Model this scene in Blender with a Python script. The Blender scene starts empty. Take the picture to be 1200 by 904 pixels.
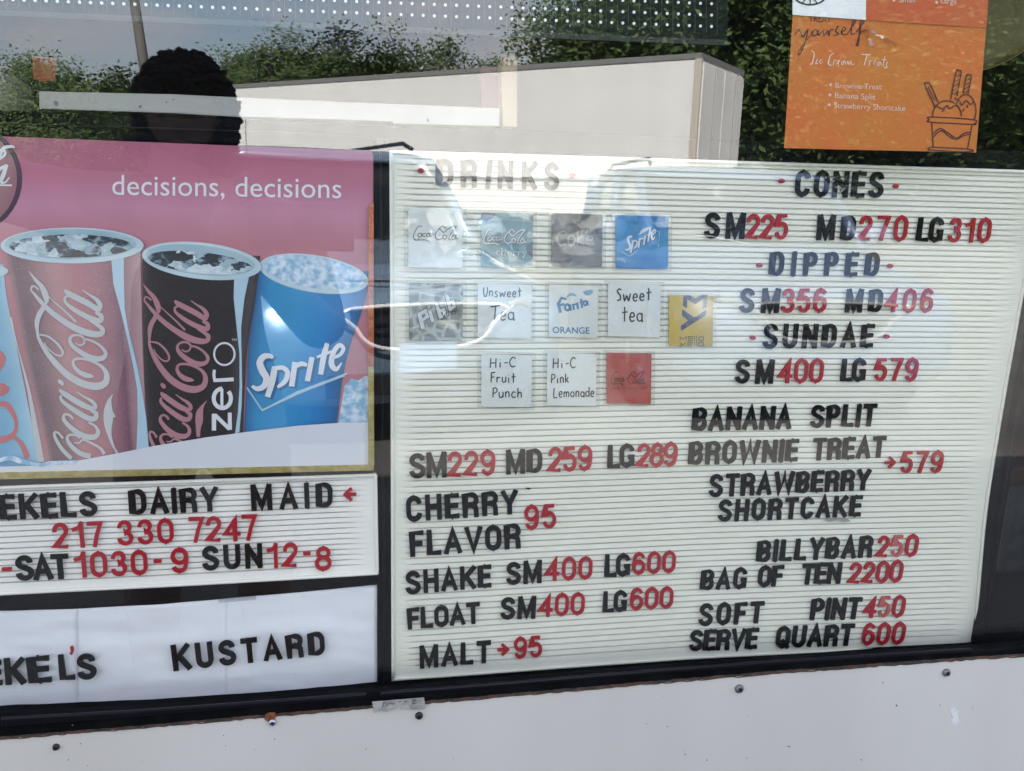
import bpy, bmesh, math, random
from mathutils import Vector, Matrix, noise
random.seed(7)
R = math.radians
C = bpy.context.scene.collection
sc = bpy.context.scene

# ------------------------------------------------------------------ camera
F = 1004.0; CX, CY = 600.0, 452.0
D = 0.66; H = 1.36                       # lens 0.66 m in front of the window, 1.36 m up
def _n(v):
    return v.normalized()
XA = _n(Vector((6200-CX, 378-CY, F)))
DA = Vector((480-CX, 5000-CY, F)); DA = _n(DA - DA.dot(XA)*XA)
NA = XA.cross(DA)
CAM = Vector((0, -D, H))
def ray(px, py):
    d = Vector((px-CX, py-CY, F))
    return Vector((XA.dot(d), NA.dot(d), -DA.dot(d)))
def P(px, py, Y=0.0):
    """point of the picture on the plane y = Y behind the window"""
    r = ray(px, py); return CAM + r*((Y+D)/r.y)
def MR(px, py, dist):
    """point in front of the window, dist metres out, that the pane mirrors at px,py"""
    r = ray(px, py); t = (D+dist)/r.y
    return Vector((r.x*t, -dist, H+r.z*t))
def MRz(px, py, z):
    r = ray(px, py); t = (z-H)/r.z
    return Vector((r.x*t, -(r.y*t-D), z))
cam = bpy.data.cameras.new('camera'); cam.sensor_width = 36; cam.lens = 36*F/1200
cam.clip_start = 0.01; cam.clip_end = 2000
co = bpy.data.objects.new('camera', cam); C.objects.link(co)
rx = Vector((XA.x, NA.x, -DA.x)); ry = -Vector((XA.y, NA.y, -DA.y)); rz = -Vector((XA.z, NA.z, -DA.z))
M = Matrix((rx, ry, rz)).transposed().to_4x4(); M.translation = CAM
co.matrix_world = M
sc.camera = co

# ------------------------------------------------------------------ sky, sun, exposure
SUN_EL, SUN_ROT = R(42), R(-14)
w = bpy.data.worlds.new("World"); sc.world = w; w.use_nodes = True
nt = w.node_tree; nt.nodes.clear()
def N(nt, t, **k):
    n = nt.nodes.new(t)
    for a, b in k.items(): setattr(n, a, b)
    return n
sky = N(nt, 'ShaderNodeTexSky', sky_type='NISHITA'); sky.sun_disc = False
sky.sun_elevation = SUN_EL; sky.sun_rotation = SUN_ROT; sky.dust_density = 2.0
out = N(nt, 'ShaderNodeOutputWorld'); bg = N(nt, 'ShaderNodeBackground'); bg.inputs[1].default_value = 0.105
tc = N(nt, 'ShaderNodeTexCoord'); mp = N(nt, 'ShaderNodeMapping'); mp.inputs['Scale'].default_value = (1, 1, 3.2)
nz = N(nt, 'ShaderNodeTexNoise'); nz.inputs['Scale'].default_value = 2.6; nz.inputs['Detail'].default_value = 9; nz.inputs['Roughness'].default_value = 0.6
cr = N(nt, 'ShaderNodeValToRGB'); cr.color_ramp.elements[0].position = 0.46; cr.color_ramp.elements[1].position = 0.68
cr.color_ramp.elements[0].color = (0.16, 0.16, 0.16, 1); cr.color_ramp.elements[1].color = (1, 1, 1, 1)
mx = N(nt, 'ShaderNodeMix', data_type='RGBA'); mx.inputs['B'].default_value = (6.4, 6.0, 6.1, 1)
L = nt.links.new
L(tc.outputs['Generated'], mp.inputs[0]); L(mp.outputs[0], nz.inputs['Vector']); L(nz.outputs['Fac'], cr.inputs[0])
L(cr.outputs[0], mx.inputs['Factor']); L(sky.outputs[0], mx.inputs['A']); L(mx.outputs['Result'], bg.inputs[0]); L(bg.outputs[0], out.inputs[0])
sd = bpy.data.lights.new('sun', 'SUN'); sd.energy = 5.0; sd.angle = R(0.53); sd.color = (1, 0.965, 0.91)
so = bpy.data.objects.new('sun', sd); C.objects.link(so)
sdir = Vector((math.sin(SUN_ROT)*math.cos(SUN_EL), math.cos(SUN_ROT)*math.cos(SUN_EL), math.sin(SUN_EL)))
so.rotation_euler = (-sdir).to_track_quat('-Z', 'Y').to_euler()
sc.view_settings.view_transform = 'Standard'; sc.view_settings.look = 'None'
sc.view_settings.exposure = 2.42; sc.view_settings.gamma = 1
sc.cycles.max_bounces = 8; sc.cycles.transparent_max_bounces = 24

# ------------------------------------------------------------------ materials
def mat(name, col, rough=0.5, metal=0.0, spec=0.5, col2=None, scale=20, detail=4, lo=0.4, hi=0.6,
        bump=0.0, bscale=80, coat=0.0, stretch=(1, 1, 1), tex='NOISE', emit=None, speck=None):
    m = bpy.data.materials.new(name); m.use_nodes = True
    nt = m.node_tree; b = nt.nodes['Principled BSDF']; L = nt.links.new
    b.inputs['Base Color'].default_value = (*col, 1); b.inputs['Roughness'].default_value = rough
    b.inputs['Metallic'].default_value = metal; b.inputs['Specular IOR Level'].default_value = spec
    b.inputs['Coat Weight'].default_value = coat
    if emit:
        b.inputs['Emission Color'].default_value = (*emit[:3], 1); b.inputs['Emission Strength'].default_value = emit[3]
    tc = N(nt, 'ShaderNodeTexCoord'); mp = N(nt, 'ShaderNodeMapping'); mp.inputs['Scale'].default_value = stretch
    L(tc.outputs['Object'], mp.inputs[0])
    last = None
    if col2:
        if tex == 'VORONOI':
            t = N(nt, 'ShaderNodeTexVoronoi', feature='DISTANCE_TO_EDGE'); t.inputs['Scale'].default_value = scale; o = t.outputs['Distance']
        else:
            t = N(nt, 'ShaderNodeTexNoise'); t.inputs['Scale'].default_value = scale; t.inputs['Detail'].default_value = detail; o = t.outputs['Fac']
        L(mp.outputs[0], t.inputs['Vector'])
        r = N(nt, 'ShaderNodeValToRGB'); r.color_ramp.elements[0].position = lo; r.color_ramp.elements[1].position = hi
        r.color_ramp.elements[0].color = (*col, 1); r.color_ramp.elements[1].color = (*col2, 1)
        L(o, r.inputs[0]); last = r.outputs[0]
    if speck:                                  # (colour, scale, threshold): fine dust or condensation drops
        t = N(nt, 'ShaderNodeTexNoise'); t.inputs['Scale'].default_value = speck[1]; t.inputs['Detail'].default_value = 1
        L(mp.outputs[0], t.inputs['Vector'])
        r = N(nt, 'ShaderNodeValToRGB'); r.color_ramp.elements[0].position = speck[2]; r.color_ramp.elements[1].position = speck[2]+0.03
        L(t.outputs['Fac'], r.inputs[0])
        x = N(nt, 'ShaderNodeMix', data_type='RGBA'); L(r.outputs[0], x.inputs['Factor'])
        if last: L(last, x.inputs['A'])
        else: x.inputs['A'].default_value = (*col, 1)
        x.inputs['B'].default_value = (*speck[0], 1); last = x.outputs['Result']
    if last: L(last, b.inputs['Base Color'])
    if bump:
        t = N(nt, 'ShaderNodeTexNoise'); t.inputs['Scale'].default_value = bscale; t.inputs['Detail'].default_value = 5
        L(mp.outputs[0], t.inputs['Vector'])
        bp = N(nt, 'ShaderNodeBump'); bp.inputs['Strength'].default_value = bump; bp.inputs['Distance'].default_value = 0.01
        L(t.outputs['Fac'], bp.inputs['Height']); L(bp.outputs[0], b.inputs['Normal'])
    return m
def pane_mat(name, refl, tint=(1, 1, 1), rough=0.0, bump=0.0, bscale=6, dirt=0.0, power=5):
    """thin clear sheet: straight-through light plus a mirror share that grows towards grazing"""
    m = bpy.data.materials.new(name); m.use_nodes = True; nt = m.node_tree; nt.nodes.clear(); L = nt.links.new
    o = N(nt, 'ShaderNodeOutputMaterial'); tr = N(nt, 'ShaderNodeBsdfTransparent'); tr.inputs[0].default_value = (*tint, 1)
    gl = N(nt, 'ShaderNodeBsdfGlossy'); gl.inputs['Roughness'].default_value = rough; gl.inputs[0].default_value = (1, 1, 1, 1)
    lw = N(nt, 'ShaderNodeLayerWeight'); lw.inputs['Blend'].default_value = 0.5
    p = N(nt, 'ShaderNodeMath', operation='POWER'); p.inputs[1].default_value = power
    L(lw.outputs['Facing'], p.inputs[0])
    ma = N(nt, 'ShaderNodeMath', operation='MULTIPLY_ADD'); ma.inputs[1].default_value = 1-refl; ma.inputs[2].default_value = refl
    L(p.outputs[0], ma.inputs[0])
    mx = N(nt, 'ShaderNodeMixShader'); L(ma.outputs[0], mx.inputs[0]); L(tr.outputs[0], mx.inputs[1]); L(gl.outputs[0], mx.inputs[2])
    res = mx.outputs[0]
    tc = N(nt, 'ShaderNodeTexCoord')
    if bump:
        t = N(nt, 'ShaderNodeTexNoise'); t.inputs['Scale'].default_value = bscale; t.inputs['Detail'].default_value = 1.5
        L(tc.outputs['Object'], t.inputs['Vector']); bp = N(nt, 'ShaderNodeBump'); bp.inputs['Strength'].default_value = bump; bp.inputs['Distance'].default_value = 0.01
        L(t.outputs['Fac'], bp.inputs['Height']); L(bp.outputs[0], gl.inputs['Normal'])
    if dirt:
        t = N(nt, 'ShaderNodeTexNoise'); t.inputs['Scale'].default_value = 9; t.inputs['Detail'].default_value = 8; t.inputs['Roughness'].default_value = .7
        L(tc.outputs['Object'], t.inputs['Vector'])
        r = N(nt, 'ShaderNodeMapRange'); r.inputs[1].default_value = 0.42; r.inputs[2].default_value = 0.75; r.inputs[3].default_value = dirt*.4; r.inputs[4].default_value = dirt
        L(t.outputs['Fac'], r.inputs[0])
        df = N(nt, 'ShaderNodeBsdfDiffuse'); df.inputs[0].default_value = (.7, .7, .68, 1)
        m2 = N(nt, 'ShaderNodeMixShader'); L(r.outputs[0], m2.inputs[0]); L(res, m2.inputs[1]); L(df.outputs[0], m2.inputs[2]); res = m2.outputs[0]
    L(res, o.inputs[0]); return m

# ------------------------------------------------------------------ object helpers
def tag(o, label=None, cat=None, group=None, kind=None):
    if label: o['label'] = label
    if cat: o['category'] = cat
    if group: o['group'] = group
    if kind: o['kind'] = kind
    return o
def print_mat(name, speck=None, rough=.42):
    """flat colour print: the printed picture's own colours sit in the mesh attribute 'print'"""
    m = mat(name, (.5, .5, .5), rough); nt = m.node_tree; b = nt.nodes['Principled BSDF']
    a = N(nt, 'ShaderNodeAttribute', attribute_name='print'); last = a.outputs['Color']
    tc = N(nt, 'ShaderNodeTexCoord')
    t = N(nt, 'ShaderNodeTexNoise'); t.inputs['Scale'].default_value = 26; t.inputs['Detail'].default_value = 6; nt.links.new(tc.outputs['Object'], t.inputs['Vector'])
    r = N(nt, 'ShaderNodeMapRange'); r.inputs[3].default_value = .86; r.inputs[4].default_value = 1.14; nt.links.new(t.outputs['Fac'], r.inputs[0])
    v = N(nt, 'ShaderNodeVectorMath', operation='SCALE'); nt.links.new(last, v.inputs[0]); nt.links.new(r.outputs[0], v.inputs['Scale']); last = v.outputs[0]
    if speck:
        t = N(nt, 'ShaderNodeTexNoise'); t.inputs['Scale'].default_value = speck[1]; t.inputs['Detail'].default_value = 1; nt.links.new(tc.outputs['Object'], t.inputs['Vector'])
        r = N(nt, 'ShaderNodeValToRGB'); r.color_ramp.elements[0].position = speck[2]; r.color_ramp.elements[1].position = speck[2]+.06; nt.links.new(t.outputs['Fac'], r.inputs[0])
        x = N(nt, 'ShaderNodeMix', data_type='RGBA'); nt.links.new(r.outputs[0], x.inputs['Factor']); nt.links.new(last, x.inputs['A']); x.inputs['B'].default_value = (*speck[0], 1); last = x.outputs['Result']
    nt.links.new(last, b.inputs['Base Color']); return m
def link(name, me, m=None, parent=None, loc=None):
    if m and not me.materials: me.materials.append(m)
    o = bpy.data.objects.new(name, me); C.objects.link(o)
    if loc is not None: o.location = loc
    if parent: o.parent = parent
    return o
def empty(name, loc=(0, 0, 0), label=None, cat=None, group=None):
    o = bpy.data.objects.new(name, None); C.objects.link(o); o.location = loc; o.empty_display_size = .05
    return tag(o, label, cat, group)
def mesh(verts, faces, smooth=False, name='m'):
    me = bpy.data.meshes.new(name); me.from_pydata([tuple(v) for v in verts], [], faces); me.update()
    if smooth: me.polygons.foreach_set('use_smooth', [True]*len(me.polygons))
    return me
def kid(o, par):
    o.parent = par; o.matrix_parent_inverse = Matrix.Translation(par.location).inverted(); return o
class MB:
    def __init__(s): s.v = []; s.f = []
    def add(s, v, f):
        k = len(s.v); s.v += [Vector(x) for x in v]; s.f += [tuple(i+k for i in q) for q in f]; return s
    def box(s, a, b):
        x0, y0, z0 = a; x1, y1, z1 = b
        return s.add([(x0,y0,z0),(x1,y0,z0),(x1,y1,z0),(x0,y1,z0),(x0,y0,z1),(x1,y0,z1),(x1,y1,z1),(x0,y1,z1)],
                     [(3,2,1,0),(4,5,6,7),(0,1,5,4),(1,2,6,5),(2,3,7,6),(3,0,4,7)])
    def tube(s, pts, rs, n=8, cap=True):
        pts = [Vector(p) for p in pts]; k = len(s.v); ref = Vector((0.13, 0.21, 1)).normalized()
        if not isinstance(rs, (list, tuple)): rs = [rs]*len(pts)
        for i, p in enumerate(pts):
            t = (pts[min(i+1, len(pts)-1)] - pts[max(i-1, 0)]).normalized()
            a = t.cross(ref)
            if a.length < .05: a = t.cross(Vector((1, 0, 0)))
            a.normalize(); b = t.cross(a)
            for j in range(n):
                an = 2*math.pi*j/n; s.v.append(p + (a*math.cos(an)+b*math.sin(an))*rs[i])
        for i in range(len(pts)-1):
            for j in range(n):
                s.f.append((k+i*n+j, k+i*n+(j+1)%n, k+(i+1)*n+(j+1)%n, k+(i+1)*n+j))
        if cap:
            s.f.append(tuple(k+j for j in range(n))[::-1]); s.f.append(tuple(k+(len(pts)-1)*n+j for j in range(n)))
        return s
    def lathe(s, prof, axis='Y', c=(0, 0, 0), n=20):
        k = len(s.v); c = Vector(c)
        for (r, h) in prof:
            for j in range(n):
                a = 2*math.pi*j/n; u, v_ = r*math.cos(a), r*math.sin(a)
                s.v.append(c + (Vector((u, h, v_)) if axis == 'Y' else Vector((h, u, v_)) if axis == 'X' else Vector((u, v_, h))))
        for i in range(len(prof)-1):
            for j in range(n):
                s.f.append((k+i*n+j, k+i*n+(j+1)%n, k+(i+1)*n+(j+1)%n, k+(i+1)*n+j))
        s.f.append(tuple(k+j for j in range(n))); s.f.append(tuple(k+(len(prof)-1)*n+j for j in range(n))[::-1])
        return s
    def build(s, name, m, parent=None, smooth=False, loc=None):
        me = mesh(s.v, s.f, smooth)
        bm = bmesh.new(); bm.from_mesh(me); bmesh.ops.recalc_face_normals(bm, faces=bm.faces); bm.to_mesh(me); bm.free()
        if smooth: me.polygons.foreach_set('use_smooth', [True]*len(me.polygons))
        return link(name, me, m, parent, loc)
def bevel(o, w=.002, seg=2, ang=35):
    b = o.modifiers.new('bevel', 'BEVEL'); b.width = w; b.segments = seg; b.limit_method = 'ANGLE'; b.angle_limit = R(ang); return o
def prism(pts, depth, origin=None):
    """extrude a polygon of world points on a plane facing -Y back by depth"""
    n = len(pts); f = [tuple(range(n)), tuple(range(2*n-1, n-1, -1))]
    v = list(pts)+[p+Vector((0, depth, 0)) for p in pts]
    f += [(i, i+n, (i+1) % n+n, (i+1) % n) for i in range(n)]
    return v, f
def slab(name, poly, Y, depth, m, parent=None, bev=0, holes=None):
    """a board whose outline is a polygon on the plane y=Y, 'depth' thick"""
    pts = [P(x, y, Y) for x, y in poly]
    v, f = prism(pts, depth); b = MB().add(v, f); o = b.build(name, m, parent)
    if bev: bevel(o, bev)
    return o
def rrect(poly, r, n=4):
    """round the corners of a quad given as pixel corners"""
    out = []; k = len(poly)
    for i in range(k):
        p0, p1, p2 = Vector(poly[i-1]), Vector(poly[i]), Vector(poly[(i+1) % k])
        a = p1+(p0-p1).normalized()*r; b = p1+(p2-p1).normalized()*r
        for j in range(n+1):
            t = j/n; q = a*(1-t)**2+p1*2*t*(1-t)+b*t*t; out.append((q.x, q.y))
    return out
def cat(pts, n=6, closed=False):
    """Catmull-Rom through tuples of any length"""
    pts = [tuple(map(float, p)) for p in pts]; k = len(pts)
    if k < 3 and not closed: return pts
    out = []; seg = k if closed else k-1
    for i in range(seg):
        g = (lambda j: pts[j % k]) if closed else (lambda j: pts[max(0, min(k-1, j))])
        a, b, c, d = g(i-1), g(i), g(i+1), g(i+2)
        for j in range(n):
            t = j/n
            out.append(tuple(.5*((2*b[q])+(c[q]-a[q])*t+(2*a[q]-5*b[q]+4*c[q]-d[q])*t*t+(3*b[q]-a[q]-3*c[q]+d[q])*t**3) for q in range(len(a))))
    if not closed: out.append(pts[-1])
    return out
def ribbon2d(pts, closed=False):
    """(x,y,width) list -> left/right outline vertices"""
    n = len(pts); L_, R_ = [], []
    for i in range(n):
        a = pts[i-1] if (i > 0 or closed) else pts[i]; b = pts[(i+1) % n] if (i < n-1 or closed) else pts[i]
        dx, dy = b[0]-a[0], b[1]-a[1]; l = math.hypot(dx, dy) or 1e-9
        nx, ny = -dy/l, dx/l; w = max(pts[i][2], 1e-4)/2
        # mitre for sharp corners
        if (0 < i < n-1) or closed:
            p, q = pts[i-1], pts[(i+1) % n]
            d1 = Vector((pts[i][0]-p[0], pts[i][1]-p[1])); d2 = Vector((q[0]-pts[i][0], q[1]-pts[i][1]))
            if d1.length > 1e-9 and d2.length > 1e-9:
                cc = max(.45, math.sqrt(max(0, (1+d1.normalized().dot(d2.normalized()))/2))); w /= cc
        L_.append((pts[i][0]+nx*w, pts[i][1]+ny*w)); R_.append((pts[i][0]-nx*w, pts[i][1]-ny*w))
    return L_, R_
_layer = [0]
def ink(name, strokes, Y, m, parent, mp=None, th=.00018, smooth=True, kind=None):
    """flat print: strokes of (x,y,width) in picture coordinates laid on the plane y=Y"""
    mp = mp or (lambda x, y: (x, y)); b = MB(); k = 0
    for s in strokes:
        closed = False
        if isinstance(s, dict): closed = s.get('closed', False); poly = s.get('poly'); s_ = s.get('pts')
        else: s_, poly = s, None
        y0 = Y-.00002*k; k += 1
        if poly:
            pts = [P(*mp(x, y), y0) for x, y in poly]; b.add(pts, [tuple(range(len(pts)))]); continue
        q = cat(s_, 5, closed) if smooth and len(s_) > 2 else [tuple(map(float, p)) for p in s_]
        l, r = ribbon2d(q, closed); n = len(q)
        v = [P(*mp(*p), y0) for p in l]+[P(*mp(*p), y0) for p in r]
        f = [(i, (i+1) % n, (i+1) % n+n, i+n) for i in range(n if closed else n-1)]
        b.add(v, f)
    me = mesh(b.v, b.f); o = link(name, me, m)
    if parent: kid(o, parent)
    if kind: o['kind'] = kind
    return o
def circ(cx, cy, rx, ry=None, w=2, n=16, a0=0, a1=360):
    ry = rx if ry is None else ry
    full = abs(a1-a0) >= 360
    pts = [(cx+rx*math.cos(R(a0+(a1-a0)*i/n)), cy-ry*math.sin(R(a0+(a1-a0)*i/n)), w) for i in range(n if full else n+1)]
    return {'pts': pts, 'closed': full}
def TF(ox, oy, s): return lambda x, y: (ox+x/s, oy+y/s)
_fc = {}
def text(name, s, x0, y0, x1, y1, h, Y, m, parent, bold=0.0, shear=0):
    """plain sans printing from (x0,y0) to (x1,y1) baseline, h = cap height in picture pixels"""
    cu = bpy.data.curves.new(name, 'FONT'); cu.body = s; cu.size = 1; cu.offset = bold; cu.shear = shear; cu.resolution_u = 3
    ob = bpy.data.objects.new(name, cu); C.objects.link(ob)
    dg = bpy.context.evaluated_depsgraph_get(); me = bpy.data.meshes.new_from_object(ob.evaluated_get(dg))
    bpy.data.objects.remove(ob)
    xs = [v.co.x for v in me.vertices]; a, b_ = min(xs), max(xs); cap = 0.70
    for v in me.vertices:
        u = (v.co.x-a)/(b_-a); t = v.co.y/cap
        px = x0+(x1-x0)*u; py = y0+(y1-y0)*u - t*h
        v.co = P(px, py, Y)
    me.materials.clear(); me.update()
    o = link(name, me, m)
    return kid(o, parent) if parent else o

# ================================================================== THE SETTING
m_asphalt = mat('parking lot asphalt', (.05, .048, .045), .9, col2=(.09, .086, .08), scale=1.1, detail=9, lo=.35, hi=.7, bump=.25, bscale=60)
m_wallw = mat('painted wall board', (.475, .46, .425), .5, col2=(.525, .51, .475), scale=6, detail=9, lo=.3, hi=.62, bump=.06, bscale=18, stretch=(1, 1, .3), speck=((.38, .37, .34), 150, .80))
m_ply = mat('raw plywood edge', (.06, .03, .018), .9, col2=(.02, .014, .01), scale=90, bump=.4, bscale=200)
m_siding = mat('building paint', (.6, .6, .57), .6, col2=(.52, .52, .5), scale=4, lo=.3, hi=.7)
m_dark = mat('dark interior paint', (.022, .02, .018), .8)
m_roof = mat('roof felt', (.08, .08, .08), .9, col2=(.12, .12, .12), scale=30)
bz = []
g = MB().add([(-400, -400, 0), (400, -400, 0), (400, 400, 0), (-400, 400, 0)], [(0, 1, 2, 3)])
tag(g.build('ground', m_asphalt), kind='structure')

# the kiosk: a low building round the serving window
WX0, WX1, WZ0, WZ1 = -.72, .98, 0, 2.0
bl = empty('snack_stand_building', (0, 0, 0), 'white painted snack stand whose front window holds the menu boards', 'building')
def part(n, m, *boxes):
    b = MB()
    for a, c in boxes: b.box(a, c)
    return b.build(n, m, bl)
part('front_wall', m_siding, ((-3, 0, 0), (WX0, .12, 2.85)), ((WX1, 0, 0), (3, .12, 2.85)), ((WX0, 0, WZ1), (WX1, .12, 2.85)))
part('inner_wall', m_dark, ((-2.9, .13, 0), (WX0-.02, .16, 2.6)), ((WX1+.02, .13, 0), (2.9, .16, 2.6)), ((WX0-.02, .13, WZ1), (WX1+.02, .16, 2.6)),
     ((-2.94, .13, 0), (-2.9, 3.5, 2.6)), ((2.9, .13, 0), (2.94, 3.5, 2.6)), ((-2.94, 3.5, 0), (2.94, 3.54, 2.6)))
part('side_wall', m_siding, ((-3, .121, 0), (-2.95, 3.6, 2.85)))
part('side_wall', m_siding, ((2.95, .121, 0), (3, 3.6, 2.85)))
part('rear_wall', m_siding, ((-2.949, 3.55, 0), (2.949, 3.6, 2.85)))
part('roof', m_roof, ((-3.05, -.12, 2.851), (3.05, 3.7, 3.05)))
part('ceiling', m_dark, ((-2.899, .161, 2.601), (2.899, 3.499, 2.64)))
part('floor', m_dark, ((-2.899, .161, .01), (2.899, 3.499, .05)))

# the long white trailer across the lot
m_trl = mat('trailer aluminium skin', (.86, .86, .84), .35, col2=(.78, .78, .76), scale=1.4, detail=7, lo=.35, hi=.7, bump=.04, bscale=6)
m_trl2 = mat('dusty lower trailer skin', (.66, .65, .62), .6, col2=(.36, .35, .33), scale=2.2, detail=12, lo=.48, hi=.72)
m_rail = mat('trailer rail', (.2, .2, .2), .5)
m_tyre = mat('tyre rubber', (.02, .02, .02), .8)
m_rim = mat('wheel rim', (.5, .5, .52), .3, metal=.8)
m_blk = mat('black plastic', (.012, .012, .014), .4)
mat_rod = mat('galvanised rod', (.5, .47, .44), .5)
tA, tB = MRz(822, 64, 4.05), MRz(270, 101, 4.05)
ax = (tB-tA); TL = ax.length; ax.normalize(); az = Vector((0, 0, 1)); back = az.cross(ax)
if back.y > 0: back = -back
trl = empty('box_trailer', (tA.x, tA.y, 0), 'long white box trailer parked across the lot, mirrored above the boards', 'trailer')
trl.rotation_euler.z = math.atan2(ax.y, ax.x)
sgn = 1 if Vector((-ax.y, ax.x, 0)).dot(back) > 0 else -1     # local y towards the far side
def tb(n, m, *boxes):
    b = MB()
    for a, c in boxes:
        y0, y1 = sorted((a[1]*sgn, c[1]*sgn)); b.box((a[0], y0, a[2]), (c[0], y1, c[2]))
    return b.build(n, m, trl)
tb('body', m_trl, ((0, 0, 1.75), (TL, 2.5, 3.98)))
tb('lower_side', m_trl2, ((0.002, .012, 1.05), (TL, 2.49, 1.749)))
tb('top_rail', m_rail, ((-.02, -.02, 3.981), (TL+.02, 2.52, 4.08)))
tb('bottom_rail', m_rail, ((-.02, -.02, 1.70), (TL+.02, -.001, 1.78)))
nseam = int(TL/1.22)
for i in range(nseam):
    tb('side_seam', m_trl, ((.6+i*1.22, -.006, 1.79), (.62+i*1.22, -.0005, 3.97)))
tb('corner_post', mat('tan corner post', (.58, .52, .44), .5), ((-.03, -.03, 1.0), (.10, .04, 3.979)))
for k in range(2):
    dr = tb('rear_door', m_trl, ((-.05, .06+1.21*k, 1.2), (-.003, 1.22+1.21*k, 3.9)))
    for q in (.62,):
        b = MB(); b.tube([(-.08, sgn*(.06+1.21*k+q), 1.2), (-.08, sgn*(.06+1.21*k+q), 3.9)], .013); b.build('lock_rod', mat_rod, dr)
for i, xx in enumerate((1.6, 2.9)):
    for yy in (.15, 2.2):
        b = MB(); b.lathe([(.2, -.14), (.5, -.14), (.52, -.1), (.52, .1), (.5, .14), (.2, .14)], 'Y', (xx, yy*sgn, .52), 24); b.build('wheel', m_tyre, trl)
tb('landing_leg', m_rail, ((TL-2.4, .5, 0), (TL-2.25, .65, 1.2))); tb('landing_leg', m_rail, ((TL-2.4, 1.9, 0), (TL-2.25, 2.05, 1.2)))

# trees behind the lot
m_bark = mat('bark', (.07, .055, .04), .9, col2=(.13, .1, .08), scale=14, stretch=(3, 3, .6), bump=.5)
def leafmat(n, a, b):
    m = mat(n, a, .55, col2=b, scale=1.7, detail=3, lo=.35, hi=.65, spec=.3)
    return m
m_leafd = leafmat('dark foliage', (.028, .05, .016), (.075, .12, .03))
m_leafm = leafmat('mid foliage', (.04, .075, .022), (.10, .15, .045))
def crown_mesh(seed, rx, rz, zc, nclump, nleaf, ls, spread=.42):
    rnd = random.Random(seed); v = []; f = []
    cl = []
    for i in range(nclump):
        while True:
            p = Vector((rnd.uniform(-1, 1), rnd.uniform(-1, 1), rnd.uniform(-1, 1)))
            if .3 < p.length < 1: break
        cl.append((Vector((p.x*rx, p.y*rx, zc+p.z*rz)), rnd.uniform(.5, 1.2)*spread*rx))
    for i in range(nleaf):
        c, r_ = cl[rnd.randrange(nclump)]
        d = Vector((rnd.gauss(0, 1), rnd.gauss(0, 1), rnd.gauss(0, .7)));
        p = c + d*(r_*.5)
        a = Vector((rnd.gauss(0, 1), rnd.gauss(0, 1), rnd.gauss(0, .6))).normalized(); b = a.orthogonal().normalized()
        s = ls*rnd.uniform(.6, 1.4); k = len(v)
        v += [p-a*s, p+b*s*.5, p+a*s, p-b*s*.5]; f.append((k, k+1, k+2, k+3))
    return mesh(v, f), cl
def trunk_mesh(seed, h, zc, cl, r0):
    rnd = random.Random(seed); b = MB()
    b.tube([(0, 0, -.1), (rnd.uniform(-.1, .1), 0, h*.3), (rnd.uniform(-.2, .2), .1, h*.6), (0, 0, h*.85)], [r0, r0*.75, r0*.5, r0*.15], 8)
    for c, r_ in cl[::max(1, len(cl)//22)]:
        z0 = min(h*.7, max(h*.2, c.z*.6)); mid = Vector((c.x*.45, c.y*.45, (z0+c.z)/2+.1))
        b.tube([(0, 0, z0), mid, c], [r0*.45, r0*.28, r0*.09], 5)
    return mesh(b.v, b.f, True)
kinds = {}
def tree_kind(key, seed, h, rx, rz, nc, nl, ls, m, r0, spread=.42):
    me, cl = crown_mesh(seed, rx, rz, h-rz, nc, nl, ls, spread); kinds[key] = (h, me, trunk_mesh(seed, h, h-rz, cl, r0), m)
    me.materials.append(m); kinds[key][2].materials.append(m_bark)
tree_kind('dense', 3, 10, 3.6, 4.2, 64, 34000, .105, m_leafd, .28)
tree_kind('dense2', 4, 10, 4.2, 4.6, 80, 36000, .105, m_leafm, .3)
tree_kind('airy', 5, 10, 3.0, 4.0, 46, 5600, .09, m_leafm, .16, .34)
tree_kind('bush', 6, 5, 2.6, 2.5, 40, 18000, .095, m_leafm, .14)
def tree(px, dist, h, key, label, group='trees beyond the parking lot'):
    H0, cm, tm, m = kinds[key]
    p = MR(px, 226, dist); s = h/H0
    t = empty('tree' if key != 'bush' else 'bush', (p.x, p.y, 0), label, 'tree' if key != 'bush' else 'bush', group)
    t.scale = (s*random.Random(px).uniform(.95, 1.2),)*2+(s,); t.rotation_euler.z = random.Random(px+1).uniform(0, 6.2)
    link('trunk', tm, None, t); link('crown', cm, None, t)
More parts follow.
